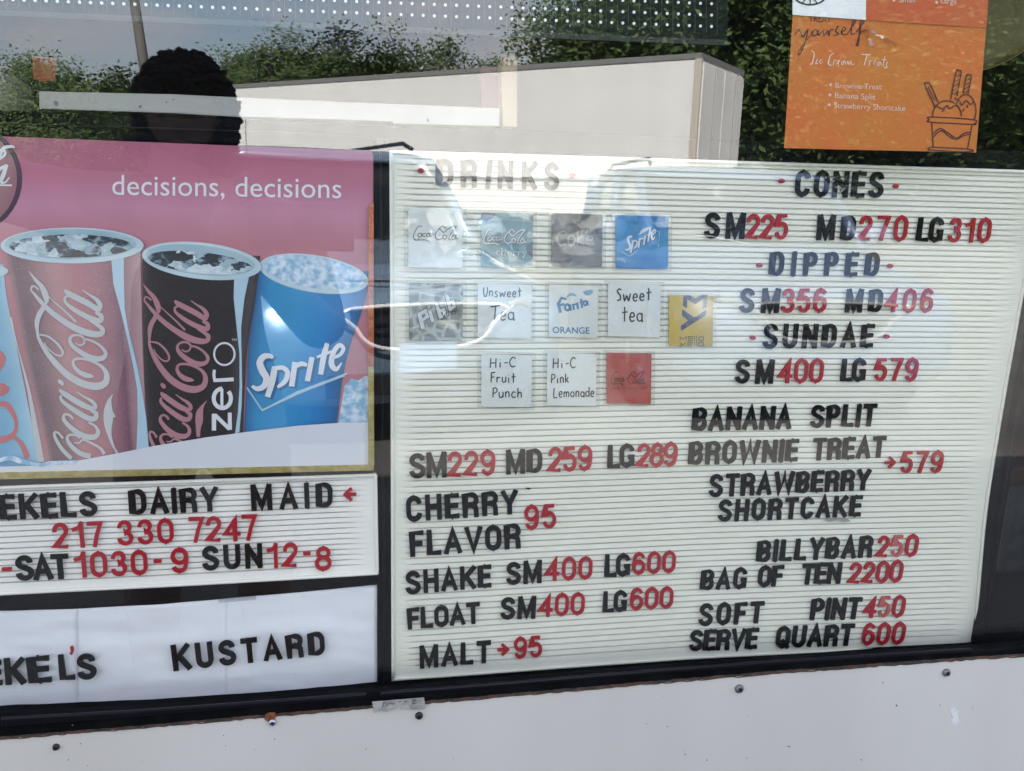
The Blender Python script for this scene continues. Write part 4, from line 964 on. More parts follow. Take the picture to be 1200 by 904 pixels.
kp(slab('poster_sheet', rrect([(-200, 152), (437.5, 177.3), (438, 548), (-200, 568)], 6), YP, .003, m_pink, None))
def area(name, pts, lay, m, par=None, tf=None, n=1):
    pts = [tf(*p) if tf else p for p in pts]
    b = MB(); b.add([P(x, y, YP-.0003*lay) for x, y in pts], [tuple(range(len(pts)))]); o = link(name, mesh(b.v, b.f), m)
    return kp(o)
def grad(name, rows, stops, lay, m, nc=24):
    """printed area with a printed shading: rows of (y, left x, right x), colour stops across, optional tint per row"""
    rows = cat([r_[:3] for r_ in rows], 4) if len(rows) > 2 else rows; v = []; col = []
    for y, xl, xr in rows:
        for i in range(nc+1):
            s = i/nc; v.append(P(xl+(xr-xl)*s, y, YP-.0003*lay))
            for k in range(len(stops)-1):
                if stops[k][0] <= s <= stops[k+1][0]:
                    t = (s-stops[k][0])/(stops[k+1][0]-stops[k][0]); col.append([stops[k][1][q]*(1-t)+stops[k+1][1][q]*t for q in range(3)]+[1]); break
    n = nc+1; f = [(j*n+i, j*n+i+1, (j+1)*n+i+1, (j+1)*n+i) for j in range(len(rows)-1) for i in range(nc)]
    me = mesh(v, f); a = me.color_attributes.new('print', 'FLOAT_COLOR', 'POINT')
    for i, c in enumerate(col): a.data[i].color = c
    return kp(link(name, me, m))
def oval(cx, cy, rx, ry, n=40, tilt=0): return [(cx+rx*math.cos(2*math.pi*i/n), cy-ry*math.sin(2*math.pi*i/n)+tilt*rx*math.cos(2*math.pi*i/n)) for i in range(n)]
Z4 = TF(0, 160, 3.766); Z1 = TF(40, 320, 7.536); Z2 = TF(40, 430, 7.536); Z3 = TF(165, 310, 7.536); Z5 = TF(165, 410, 7.536); Z6 = TF(280, 380, 6.456); Z8 = TF(280, 280, 6.456)
pr_bg = print_mat('banded rose background')
rowsb = []; v = []; col = []
ST = [(0, (.34, .085, .15)), (.10, (.40, .12, .19)), (.2, (.48, .21, .30)), (.3, (.45, .18, .22)), (.6, (.42, .17, .19)), (1, (.46, .21, .23))]  # rose tone by height: darkest at the top, a lighter band below
for j in range(21):
    t = j/20
    for k in range(len(ST)-1):
        if ST[k][0] <= t <= ST[k+1][0]: u = (t-ST[k][0])/(ST[k+1][0]-ST[k][0]); c_ = [ST[k][1][q]*(1-u)+ST[k+1][1][q]*u for q in range(3)]+[1]; break
    for x in (-199, 0, 200, 436):
        yt = 153+(x+199)*.0385 if x < 0 else 161+x*.0375; v.append(P(x, yt+t*(546-yt), YP-.00015)); col.append(c_)
me = mesh(v, [(j*4+i, j*4+i+1, j*4+i+5, j*4+i+4) for j in range(20) for i in range(3)]); a = me.color_attributes.new('print', 'FLOAT_COLOR', 'POINT')
for i, c in enumerate(col): a.data[i].color = c
kp(link('background_tones', me, pr_bg))
# crushed ice bank at the right, cups, then the white wave in front
area('crushed_ice', [(404, 452), (412, 444), (420, 446), (428, 441), (437, 440), (437.5, 505), (395, 505)], 1, m_slush)
pr_cup = print_mat('printed cup with droplets', ((.55, .5, .52), 1900, .70)); pr_k = print_mat('printed black cup with droplets', ((.35, .42, .46), 1900, .72)); pr_b = print_mat('printed blue cup with droplets', ((.22, .5, .7), 1900, .70))
grad('cup', [(318, 303, 432), (352, 298, 428), (400, 292, 412), (430, 290, 404), (470, 288, 398), (506, 286, 394)], [(0, (.01, .10, .26)), (.12, (.02, .24, .46)), (.4, (.03, .27, .52)), (.7, (.012, .20, .48)), (.9, (.01, .13, .34)), (1, (.02, .10, .22))], 2, pr_b)
area('cup_rim', oval(368, 321, 64, 22, 40, .14), 3, m_pale)
area('crushed_ice', oval(368, 319.5, 60, 18.5, 40, .14), 4, m_slush)
grad('cup', [(310, -120, 4), (350, -124, 8), (440, -130, 26), (530, -140, 44), (556, -150, 50)], [(0, (.1, .3, .5)), (.75, (.11, .32, .50)), (.92, (.20, .42, .55)), (1, (.30, .50, .60))], 2, print_mat('printed pale cup'))
ink('ribbon_print', [[(12, 372, 4), (20, 405, 1.6), (33, 455, 3.5), (41, 500, 6.5), (48, 542, 8)]], YP-.0008, m_script, cp)
area('cup_rim', oval(-62, 318, 72, 12), 3, m_pale); area('ice_cubes', oval(-62, 314, 62, 9), 4, m_ice)
ink('script_print', [[(-8, 410, 8), (2, 420, 9), (-4, 434, 8)], [(-6, 449, 3), (6, 456, 9), (-2, 463, 4)], [(-8, 476, 3), (6, 474, 7), (16, 486, 5), (19, 500, 4), (14, 511, 6), (0, 516, 8), (-8, 518, 7)], [(14, 511, 3), (22, 517, 4.5), (28, 526, 6), (32, 537, 6)]], YP-.0010, m_redp, cp)
grad('cup', [(300, 167, 305), (345, 167.5, 300), (400, 168, 291), (450, 170, 287), (545, 176, 284)], [(0, (.03, .035, .04)), (.06, (.006, .007, .010)), (.85, (.006, .007, .010)), (.95, (.05, .05, .055)), (1, (.02, .02, .025))], 5, pr_k)
grad('cup', [(288, 6, 164), (340, 16, 165.5), (400, 28, 167), (440, 36, 168.5), (500, 50, 171), (556, 62, 174)], [(0, (.26, .15, .18)), (.05, (.12, .065, .085)), (.14, (.19, .10, .12)), (.35, (.42, .22, .22)), (.5, (.40, .16, .18)), (.68, (.32, .14, .17)), (.84, (.15, .06, .10)), (.87, (.28, .15, .18)), (1, (.42, .27, .28))], 6, pr_cup)
# straight highlights and ribbons on the cups
ink('ribbon_print', [dict(poly=[Z1(680, -140), Z1(792, -140), Z1(792, 0), Z1(800, 320), Z1(760, 320), Z1(700, 100)]), dict(poly=[Z1(760, 318), Z1(800, 318), Z1(826, 480), Z1(800, 480)]),
     dict(poly=[Z1(800, 479), Z1(826, 479), Z1(905, 800), Z1(870, 800)]), dict(poly=[Z2(870, -30), Z2(905, -30), Z2(950, 200), Z2(910, 200)]), dict(poly=[Z2(910, 199), Z2(950, 199), Z2(990, 450), Z2(915, 450)]), dict(poly=[Z2(915, 449), Z2(990, 449), Z2(1012, 712), Z2(903, 735)])], YP-.0022, m_rib, cp)
ink('ribbon_print', [dict(poly=[Z3(825, 100), Z3(955, 110), Z3(915, 300), Z3(820, 300)]), dict(poly=[Z3(820, 299), Z3(915, 299), Z3(886, 560), Z3(845, 540)]), dict(poly=[Z3(845, 539), Z3(886, 559), Z3(890, 900), Z3(868, 760)]),
     dict(poly=[Z5(872, 0), Z5(890, 0), Z5(895, 330), Z5(872, 330)]), dict(poly=[Z5(872, 329), Z5(895, 329), Z5(890, 500), Z5(858, 560)]), dict(poly=[Z5(858, 559), Z5(890, 499), Z5(870, 730), Z5(832, 740)])], YP-.0019, m_rib, cp)
# rims and ice of the two big cups
area('cup_rim', oval(84.5, 288, 84, 21), 8, m_pale); area('cup_inside', oval(83, 286, 77, 17.5), 8.5, m_pale2); area('ice_cubes', oval(83, 288.5, 72, 13.5), 9, m_ice)
area('cup_rim', oval(236.5, 306, 70, 21.5, 40, .10), 7.4, m_pale); area('cup_inside', oval(235, 305, 64, 17.5, 40, .10), 7.6, m_pale2); area('ice_cubes', oval(234, 308, 61, 12.5, 40, .10), 7.8, m_ice)
# white wave along the foot
area('snow_wave', [(-200, 560), (0, 547), (40, 546), (80, 542), (130, 533), (180, 523), (240, 513), (300, 505), (350, 499), (400, 495.5), (437.7, 495), (437.8, 548), (-200, 568)], 11, m_white)
ink('crushed_ice', [[(-5, 541, 4), (12, 537, 6), (25, 541, 6), (45, 545, 4), (60, 543, 5), (90, 541, 3)]], YP-.0036, m_slush, cp)
# the brush script, traced once and reused for the black cup
def off(pts, dy): return [(x, y+dy, w_) for x, y, w_ in pts]
SCRIPT = [
 [(268, 150, 14), (300, 180, 46), (380, 222, 52), (470, 268, 52), (555, 318, 48), (590, 318, 34)],
 [(425, 152, 8), (490, 195, 18), (550, 235, 34), (582, 285, 44), (575, 318, 36)],
 [(300, 205, 20), (272, 222, 22), (278, 262, 26), (340, 315, 38), (430, 370, 46), (530, 415, 50), (588, 420, 44), (588, 375, 40), (540, 350, 22)],
 [(-15, 120, 16), (-28, 150, 14), (0, 185, 22), (60, 255, 36), (150, 345, 46), (280, 440, 52), (400, 505, 60), (520, 540, 56), (595, 535, 46), (598, 490, 40), (540, 450, 26), (490, 425, 14)],
 [(132, 212, 9), (200, 275, 13), (280, 345, 17), (370, 435, 22)],
 [(-45, -15, 4), (10, 60, 28), (62, 115, 40), (98, 185, 54), (112, 245, 40), (105, 275, 10)],
 [(-28, 150, 14), (-20, 118, 14), (10, 122, 14), (40, 150, 18)],
 [(85, 305, 44), (45, 370, 46), (25, 440, 42), (28, 515, 26), (45, 590, 28), (110, 700, 40), (200, 810, 52), (300, 905, 58), (420, 975, 62), (540, 1003, 66), (625, 975, 60), (640, 900, 46), (600, 830, 30), (520, 785, 22), (430, 760, 22), (360, 765, 24), (345, 805, 28), (380, 860, 36), (445, 900, 46), (500, 912, 34), (530, 918, 4)],
 [(40, 545, 14), (120, 560, 18), (200, 620, 20), (250, 690, 20), (240, 730, 18), (190, 722, 14), (120, 665, 12), (88, 615, 9)],
 [(450, 590, 20), (410, 555, 20), (350, 552, 22), (315, 585, 26), (335, 640, 36), (410, 700, 44), (510, 752, 50), (600, 755, 44), (632, 710, 34), (590, 650, 24), (520, 605, 20), (450, 588, 18), (440, 622, 18), (405, 640, 16), (360, 620, 10)],
 [(212, 945, 20), (235, 965, 38), (258, 990, 24)],
 [(222, 1030, 14), (260, 1062, 44), (350, 1120, 50), (440, 1172, 50), (530, 1205, 40)],
 [(372, 1050, 8), (440, 1092, 18), (505, 1130, 30), (540, 1172, 36), (530, 1205, 34)],
 [(235, 1080, 20), (240, 1120, 28), (300, 1175, 38), (390, 1235, 46), (480, 1285, 48), (540, 1285, 44), (545, 1240, 38), (500, 1215, 20)],
 [(345, 1290, 22), (310, 1255, 20), (268, 1252, 24), (265, 1300, 34), (340, 1380, 44), (440, 1440, 50), (530, 1450, 48), (565, 1410, 38), (540, 1355, 24), (480, 1320, 18)],
 [(405, 1462, 18), (370, 1435, 18), (315, 1432, 22), (292, 1465, 28), (330, 1530, 38), (410, 1595, 44), (500, 1620, 46)],
 [(620, 1600, 34), (585, 1550, 26), (510, 1505, 20), (430, 1475, 18), (400, 1500, 16), (350, 1500, 9)],
 [(255, 1462, 22), (215, 1415, 18), (180, 1412, 22), (190, 1465, 28), (250, 1560, 34), (330, 1640, 34)],
]
leafp = [(695, 1072, 3), (665, 1130, 34), (655, 1210, 74), (655, 1290, 84), (655, 1360, 62), (668, 1440, 34), (695, 1520, 22), (735, 1595, 22)]
spike = [(665, 1230, 60), (700, 1262, 30), (722, 1270, 3)]
foot1 = lambda x: 552-(x/10)*1.0 if x < 100 else 542-(x-100)*.2
def clipfoot(st, tf, fy):
    """cut strokes where they pass under the white wave"""
    return st
ink('script_print', SCRIPT+[leafp, spike], YP-.0026, m_script, cp, TF(40, 320, 7.536))
ink('script_print', [circ(568, 165, 16, 16, 10)], YP-.0026, m_rose, cp, TF(40, 320, 7.536))
def aff(x, y):
    y3 = y*.923+180; return (165+(x*.904+56-max(0, y3-620)*.16)/7.536, 310+y3/7.536)
ink('script_print', SCRIPT[:-1]+[SCRIPT[-1][:5]], YP-.0023, m_rose, cp, aff)
ink('script_print', [[(585, 448, 3), (545, 500, 26), (520, 560, 62), (515, 630, 66), (508, 690, 44), (508, 770, 30)]], YP-.0023, m_rose, cp, Z5)
ink('word_print', [circ(738, 792, 90, 97, 17, 30), [(1050-400, 0, 0.1), (651, 1, .1)]][:1], YP-.0023, m_ink, cp, Z3)
ink('word_print', [[(640, 272, 30), (820, 262, 34)], [(652, 268, 26), (645, 225, 26), (650, 178, 26)],
     dict(circ(720, 430, 76, 86, 36, 24, 90, 405)), [(716, 345, 26), (716, 512, 26)],
     [(646, 566, 38), (646, 714, 38)], [(785, 556, 34), (788, 708, 34)], [(652, 574, 34), (784, 702, 34)]], YP-.0023, m_ink, cp, Z5, smooth=False)
text('word_print', 'TM', 271.5, 400, 277.5, 400, 3, YP-.0023, m_ink, cp)
# lemon-lime logo
m_shadow = flat('logo shadow print', (.012, .13, .30))
SPR = [[(255, 258, 20), (238, 242, 34), (190, 245, 44), (158, 290, 50), (178, 355, 54), (208, 410, 50), (190, 468, 44), (140, 490, 36), (98, 468, 20)],
 [(272, 320, 44), (252, 430, 48), (216, 552, 40)], [(270, 335, 30), (330, 330, 34), (368, 365, 38), (350, 430, 38), (292, 478, 22)],
 [(425, 288, 42), (398, 472, 42)], [(430, 318, 34), (475, 300, 36), (515, 312, 26)], [(553, 250, 40), (518, 432, 40)],
 [(668, 145, 34), (640, 250, 44), (618, 382, 38)], [(590, 250, 18), (650, 228, 24), (700, 205, 16)],
 [(706, 258, 22), (765, 232, 26), (790, 185, 30), (758, 160, 32), (715, 215, 38), (700, 300, 42), (735, 342, 32), (778, 292, 8)]]
ink('logo_shadow', [[(x+14, y+14, w_+14) for x, y, w_ in s] for s in SPR], YP-.0010, m_shadow, cp, Z6)
ink('logo_print', [[(60, 480, 10), (175, 652, 13), (440, 530, 12), (820, 372, 12)], [(175, 652, 8), (440, 520, 24), (800, 385, 20)]], YP-.0015, m_rib, cp, Z6, smooth=False)
ink('logo_print', SPR, YP-.0018, m_ink, cp, Z6)
text('word_print', 'decisions, decisions', 131.5, 228.5, 400, 232.5, 24.0, YP-.0006, m_ink, cp)
# round badge at the upper left
area('badge', oval(-34, 210, 60, 63), 1, flat('badge rim print', (.05, .02, .05))); area('badge', oval(-36, 210, 56, 59), 2, flat('badge print', (.27, .12, .14), col2=(.34, .2, .2), scale=14))
ink('badge_script', [[(-14, 192, 5), (-2, 185, 4), (4, 174, 4), (14, 172, 3), (17, 174, 1)], [(-6, 186, 5), (-2, 178, 4), (4, 176, 3), (6, 181, 3), (0, 186, 3), (-8, 188, 3)],
   [(-8, 214, 5), (-6, 203, 4), (2, 197, 4), (8, 194, 2)], [(8, 193, 4), (4, 205, 5), (1, 213, 4), (6, 214, 2), (11, 208, 1.5)], [(-20, 217, 2), (14, 217.4, 2)]], YP-.0009, m_ink, cp)
# trims
kp(slab('trim', [(-200, 566), (0, 554.5), (438, 545), (438, 551.5), (0, 562), (-200, 574)], YP-.0050, .006, m_gold, None)); kp(slab('trim', [(431.5, 430), (438, 430), (438.6, 545), (431.5, 545.5)], YP-.0052, .006, m_gold, None))
kp(slab('trim', [(432, 243), (435, 238), (437.8, 238), (438, 429.5), (431.6, 429.5)], YP-.0052, .006, m_redtrim, None))

# ------------------------------------------------------------------ drink cards in clear sleeves on the board
YC = Y_SIGN-.0022
m_sleeve = pane_mat('clear plastic sleeve', .03, (.975, .98, .97), .03, bump=.35, bscale=28)
m_cardw = flat('card white', (.80, .81, .80), rough=.4, col2=(.76, .77, .75), scale=20)
def card(q, m, label, sleeve=4.0, rad=2.5, tf=A):
    x0, y0, x1, y1 = q; c = [tf(x0, y0), tf(x1, y0+(x1-x0)*.03), tf(x1-2, y1+(x1-x0)*.015), tf(x0, y1)]
    t = empty('drink_card', P(*c[3], YC), label, 'card', 'drink cards on the big menu board')
    def k2(o): return kid(o, t)
    k2(slab('card_face', rrect(c, rad), YC, .0008, m, None))
    e = sleeve; s = [(c[0][0]-e, c[0][1]-e*.7), (c[1][0]+e, c[1][1]-e*.7), (c[2][0]+e, c[2][1]+e*.6), (c[3][0]-e, c[3][1]+e*.6)]
    pts = [P(x, y, YC-.0012) for x, y in rrect(s, 1.5)]; v, f = prism(pts, .0003); 
    k2(MB().add(v, f).build('sleeve', m_sleeve))
    # folded sleeve rim
    b = MB(); pp = [P(x, y, YC-.0012) for x, y in rrect(s, 1.5)]; pp.append(pp[0]); b.tube(pp, .00022, 4, False); k2(b.build('sleeve_seam', mat_seam))
    return t, YC-.00025
mat_seam = flat('sleeve seam', (.62, .63, .56), rough=.2)
m_pen2 = flat('marker black', (.02, .02, .022)); m_gink = flat('grey ink', (.07, .07, .075))
SCR = [[(185, 166), (165, 160), (138, 198), (131, 238), (150, 250), (168, 236)], [(131, 240), (160, 248), (200, 246), (230, 256)],
 [(180, 205), (163, 207), (158, 222), (170, 230), (182, 218), (180, 205)], [(207, 206), (192, 208), (188, 222), (205, 226)], [(232, 206), (216, 207), (212, 222), (226, 226), (234, 204), (234, 224), (246, 220)],
 [(250, 212), (258, 209)], [(332, 176), (312, 160), (278, 190), (265, 225), (288, 246), (312, 234)], [(292, 172), (318, 200), (345, 180), (372, 164), (402, 160)],
 [(330, 216), (315, 220), (316, 238), (330, 242), (338, 226), (330, 216)], [(398, 163), (365, 205), (350, 240), (364, 246)], [(392, 218), (375, 220), (370, 240), (384, 244), (398, 214), (396, 240), (410, 236)]]
def scr(w_): return [[(x, y, w_) for x, y in s] for s in SCR]
c1 = TF(460, 235, 5.318)
def gl(ch, x, y, w_, h, t, sl=0):
    """single-line handwriting: x,y = bottom left, in picture pixels"""
    S_ = HW[ch]; return [[(x+(u+sl*v)*w_, y-v*h, t) for u, v in s] for s in S_]
ci = [(.5+.45*math.cos(a*math.pi/5), .28+.25*math.sin(a*math.pi/5)) for a in range(11)]
HW = {'U': [[(0, .95), (.02, .3), (.3, 0), (.7, .1), (.9, .5), (.9, 1)]], 'n': [[(.1, .6), (.15, 0)], [(.12, .35), (.4, .58), (.8, .5), (.85, 0)]], 's': [[(.85, .52), (.4, .58), (.2, .42), (.7, .22), (.6, 0), (.1, .04)]],
 'w': [[(0, .55), (.2, 0), (.48, .4), (.75, 0), (1, .6)]], 'e': [[(.1, .28), (.85, .32), (.7, .55), (.3, .52), (.1, .22), (.4, 0), (.9, .08)]], 't': [[(.5, 1), (.5, 0)], [(.05, .6), (1, .66)]],
 'T': [[(.6, 1), (.45, 0)], [(-.25, .95), (1.3, 1.05)]], 'a': [ci, [(.92, .55), (.95, .02), (1.1, .05)]], 'H': [[(.05, 1), (0, 0)], [(.9, 1), (.88, 0)], [(0, .5), (.9, .52)]], 'i': [[(.4, .55), (.42, 0)], [(.4, .8), (.46, .84)]], '-': [[(.1, .42), (.95, .46)]],
 'C': [[(1, .85), (.5, 1), (.05, .5), (.4, 0), (1, .1)]], 'F': [[(.1, 1), (.05, 0)], [(.0, .95), (1, 1)], [(.05, .5), (.8, .55)]], 'r': [[(.1, .58), (.12, 0)], [(.12, .35), (.4, .56), (.85, .5)]], 'u': [[(.05, .58), (.1, .1), (.5, 0), (.85, .2), (.88, .6)], [(.88, .6), (.9, 0)]],
 'P': [[(.1, 1), (.05, 0)], [(.0, .92), (.6, 1), (.95, .75), (.6, .5), (.08, .42)]], 'c': [[(.9, .5), (.4, .55), (.1, .25), (.4, 0), (.95, .06)]], 'h': [[(.1, 1), (.1, 0)], [(.1, .35), (.45, .55), (.8, .45), (.85, 0)]], 'k': [[(.1, 1), (.1, 0)], [(.8, .6), (.12, .25)], [(.3, .34), (.9, 0)]],
 'L': [[(.1, 1), (.05, .02), (.95, .02)]], 'm': [[(.05, .55), (.08, 0)], [(.06, .35), (.3, .55), (.48, .4), (.5, 0)], [(.5, .35), (.75, .55), (.95, .4), (.96, 0)]], 'o': [ci], 'd': [ci, [(.95, 1), (.95, 0)]], 'S': [[(.9, .9), (.5, 1), (.15, .78), (.7, .45), (.7, .1), (.1, .02)]], 'l': [[(.3, 1), (.3, 0)]]}
def hand_write(card_, s, x0, y0, x1, h, t=1.35, y1=None, tf=A):
    y1 = y0 if y1 is None else y1; n = len(s); st = []; adv = [1.25 if c in 'wm' else .6 if c in 'i-' else .9 for c in s]; T_ = sum(adv); a = 0
    x0, y0 = tf(x0, y0); x1, y1 = tf(x1, y1); h /= 2.825
    for c, w_ in zip(s, adv):
        u = a/T_; a += w_; cw = (x1-x0)*w_/T_*.76
        if c == ' ': continue
        st += gl(c, x0+(x1-x0)*u, y0+(y1-y0)*u+wr.uniform(-.4, .4), cw, h*wr.uniform(.95, 1.05), t, .04)
    return kid(ink('handwriting', st, YC-.0003, m_pen2, None), card_)
m_cherry = flat('cherry card print', (.22, .36, .42), col2=(.15, .17, .20), scale=55, detail=0, lo=.56, hi=.58)
m_diet = flat('silver card print', (.11, .11, .115), col2=(.24, .24, .24), scale=30, detail=2, lo=.3, hi=.7)
m_blue = flat('blue card print', (.02, .20, .50), col2=(.05, .28, .55), scale=25, detail=1, lo=.4, hi=.55)
m_pibb = flat('marble card print', (.50, .51, .49), col2=(.25, .26, .25), scale=95, lo=.04, hi=.16, tex='VORONOI')
m_yel = flat('yellow card print', (.62, .42, .015), col2=(.55, .35, .012), scale=25)
m_red2 = flat('coral card print', (.52, .10, .085), col2=(.48, .09, .075), scale=18)
cw, y_ = card((108, 208, 290, 405), m_cardw, 'white card with thin black cola script, top left of the cards'); kid(ink('script_print', scr(4.2), y_, m_gink, None, c1), cw)
cc_, y_ = card((350, 224, 522, 405), m_cherry, 'pale blue spotted card with white script and the word cherry')
c2 = lambda x, y: (460+(568+(x-130)*.96)/5.318, 235+(228+(y-205)*1.0)/5.318)
kid(ink('script_print', scr(10), y_, m_gink, None, lambda x, y: (c2(x, y)[0]+.5, c2(x, y)[1]+.5)), cc_); kid(ink('script_print', scr(7.5), y_-.0003, m_ink, None, c2), cc_)
kid(text('word_print', 'cherry', 581, 299.2, 617.5, 300.5, 8.5, y_-.0003, m_ink, None), cc_)
cd, y_ = card((583, 226, 752, 402), m_diet, 'dark silver card reading Diet Coke, between cherry and the blue card')
c3 = TF(630, 235, 7.5); m_dk = flat('grey cola print', (.36, .36, .35))
kid(ink('script_print', [[(258, 290, 12), (225, 272, 16), (180, 300, 22), (170, 350, 24), (205, 395, 18), (255, 380, 10)], circ(298, 350, 30, 42, 17, 16), [(352, 270, 16), (350, 395, 16)], [(400, 310, 12), (356, 350, 14), (405, 395, 16)],
     [(430, 350, 10), (480, 345, 12), (475, 315, 14), (440, 325, 16), (430, 365, 16), (460, 395, 14), (500, 380, 8)]], y_, m_dk, None, c3), cd)
kid(ink('word_print', [[(395, 252, 6), (440, 246, 7), (452, 268, 8), (430, 296, 7), (395, 290, 5)], [(425, 250, 7), (408, 296, 7)], [(468, 268, 6), (460, 294, 6)], [(480, 282, 4), (496, 272, 5), (484, 268, 4), (476, 286, 5), (492, 294, 4)], [(516, 256, 5), (505, 294, 5)], [(502, 268, 4), (522, 266, 4)]], y_, m_pen2, None, c3), cd)
cs, y_ = card((796, 232, 970, 408), m_blue, 'bright blue lemon-lime card, last of the top row of cards')
sp_ = lambda x, y: (630+(770+(x-95)*.385)/7.5, 235+(430+(y-470)*.46-(x-95)*.045)/7.5)
kid(ink('logo_shadow', [[(x+10, y+12, w_+26) for x, y, w_ in s] for s in SPR], y_, m_shadow, None, sp_), cs); kid(ink('logo_print', SPR, y_-.0004, m_ink, None, sp_), cs)
kid(ink('logo_leaf', [[(890, 305, 2), (925, 270, 30), (965, 250, 26), (1000, 238, 2)]], y_-.0004, m_ink, None, c3), cs)
kid(ink('logo_line', [[(735, 450, 5), (808, 492, 7), (880, 440, 6)], [(1060, 410, 6), (1072, 275, 6), (1010, 268, 4)]], y_-.0003, m_rib, None, c3, smooth=False), cs)
cpb, y_ = card((112, 457, 290, 648), m_pibb, 'grey marbled card with slanted outlined Pibb lettering')
PB = [[(165, 700, 24), (190, 800, 26)], [(160, 712, 20), (205, 690, 22), (218, 725, 20), (182, 748, 16)], [(232, 690, 22), (252, 758, 22)], [(224, 662, 18), (230, 668, 18)], [(272, 640, 22), (302, 735, 22)], [(290, 690, 18), (318, 680, 20), (326, 712, 18), (304, 728, 16)], [(338, 590, 22), (362, 690, 22)], [(350, 640, 18), (376, 628, 20), (386, 660, 18), (362, 678, 14)]]
kid(ink('logo_outline', [[(x, y, w_+9) for x, y, w_ in s] for s in PB], y_, m_gink, None, c1, smooth=False), cpb); kid(ink('logo_print', PB, y_-.0004, m_ink, None, c1, smooth=False), cpb)
kid(ink('word_print', [[(305, 705, 5), (330, 740, 5)], [(334, 700, 5), (306, 746, 5)], [(345, 690, 5), (352, 722, 5)], [(338, 702, 4), (360, 694, 4)], [(366, 690, 5), (370, 714, 4), (368, 696, 4), (380, 686, 4)], [(398, 672, 4), (386, 682, 4), (392, 698, 4), (402, 674, 4), (408, 692, 4)]], y_-.0005, m_pen2, None, c1), cpb)
cu_, y_ = card((338, 458, 518, 638), m_cardw, 'handwritten card reading Unsweet Tea'); hand_write(cu_, 'Unsweet', 358, 502, 488, 30); hand_write(cu_, 'Tea', 385, 580, 465, 46, 1.6)
cf, y_ = card((574, 462, 738, 636), m_cardw, 'white card with blue fanta lettering above the word ORANGE')
m_fb = flat('blue fruit print', (.05, .22, .42)); m_lf = flat('light leaf print', (.2, .42, .58)); c4 = TF(630, 235, 5.023)
kid(ink('logo_print', [[(170, 582, 12), (140, 575, 14), (122, 610, 18), (135, 662, 16)], [(118, 622, 14), (158, 610, 14)], circ(175, 630, 14, 18, 13, 12), [(192, 612, 12), (196, 650, 12)], [(208, 608, 12), (214, 645, 12)], [(212, 618, 10), (232, 606, 12), (240, 640, 12)], [(256, 580, 12), (262, 634, 12)], [(246, 602, 9), (272, 596, 9)], circ(280, 606, 9, 13, 10, 12), [(292, 592, 10), (297, 618, 10)]], y_, m_fb, None, c4, smooth=False), cf)
kid(ink('leaf_print', [[(170, 572, 4), (190, 555, 16), (215, 556, 14), (228, 565, 3)], [(268, 540, 6), (290, 545, 28), (312, 538, 26), (324, 528, 4)]], y_, m_lf, None, c4), cf)
kid(text('word_print', 'ORANGE', 647.5, 390.5, 691, 391.2, 7.4, y_, m_fb, None, .012), cf)
ct, y_ = card((770, 458, 944, 634), m_cardw, 'handwritten card reading Sweet tea'); hand_write(ct, 'Sweet', 798, 517, 918, 40, 1.7, 515); hand_write(ct, 'tea', 815, 585, 890, 50, 1.7)
cm_, y_ = card((972, 497, 1118, 664), m_yel, 'yellow card with a big black angular M and Y', 3.5, 1); c5 = TF(780, 340, 12.917)
kid(ink('logo_print', [dict(poly=[(270, 80), (330, 80), (325, 275), (262, 240)]), dict(poly=[(575, 80), (632, 80), (622, 265), (552, 300)]), dict(poly=[(275, 80), (372, 80), (448, 132), (448, 218), (330, 140)]), dict(poly=[(628, 80), (535, 80), (448, 132), (448, 218), (560, 140)]),
    dict(poly=[(255, 295), (425, 405), (345, 465), (248, 382)]), dict(poly=[(620, 292), (608, 382), (235, 620), (232, 540), (425, 410), (475, 400)])], y_, m_pen2, None, c5), cm_)
q_ = 9
kid(ink('word_print', [[(222, 770, q_), (222, 712, q_), (268, 745, q_), (314, 708, q_), (314, 765, q_)], [(345, 738, q_), (412, 738, q_), (412, 708, q_), (345, 708, q_), (345, 770, q_), (414, 770, q_)], [(438, 690, q_), (438, 850, q_)], [(470, 690, q_), (470, 850, q_)], [(505, 712, q_), (575, 712, q_), (575, 770, q_), (505, 770, q_), (505, 708, q_)],
    [(222, 800, q_), (255, 830, q_)], [(308, 798, q_), (212, 860, q_)], [(338, 820, q_), (402, 820, q_), (402, 792, q_), (338, 792, q_), (338, 848, q_), (405, 848, q_)], [(500, 792, q_), (570, 792, q_), (570, 848, q_), (500, 848, q_), (500, 788, q_)], [(585, 845, q_), (592, 845, q_)]], y_, m_pen2, None, c5, smooth=False), cm_)
ch, y_ = card((350, 692, 518, 866), m_cardw, 'handwritten card reading Hi-C Fruit Punch'); hand_write(ch, 'Hi-C', 380, 738, 470, 32, 1.4, 734); hand_write(ch, 'Fruit', 382, 787, 468, 32); hand_write(ch, 'Punch', 388, 836, 490, 32)
cl, y_ = card((568, 688, 732, 862), m_cardw, 'handwritten card reading Hi-C Pink Lemonade'); hand_write(cl, 'Hi-C', 588, 740, 668, 32, 1.4, 736); hand_write(cl, 'Pink', 582, 788, 645, 30); hand_write(cl, 'Lemonade', 590, 836, 728, 32, 1.3, 832)
cz, y_ = card((766, 688, 914, 856), m_red2, 'coral red card with dark cola script, below the yellow card', 4, .6); m_dr = flat('dark red script', (.20, .04, .04))
c6 = lambda x, y: (440+(780+(x-130)*.41)/2.825, 170+(772+(y-205)*.46)/2.825)
kid(ink('script_print', scr(9), y_, m_dr, None, c6), cz); kid(text('word_print', 'ZERO SUGAR', 716, 456.5, 758, 457, 3.4, y_, m_dr, None), cz)

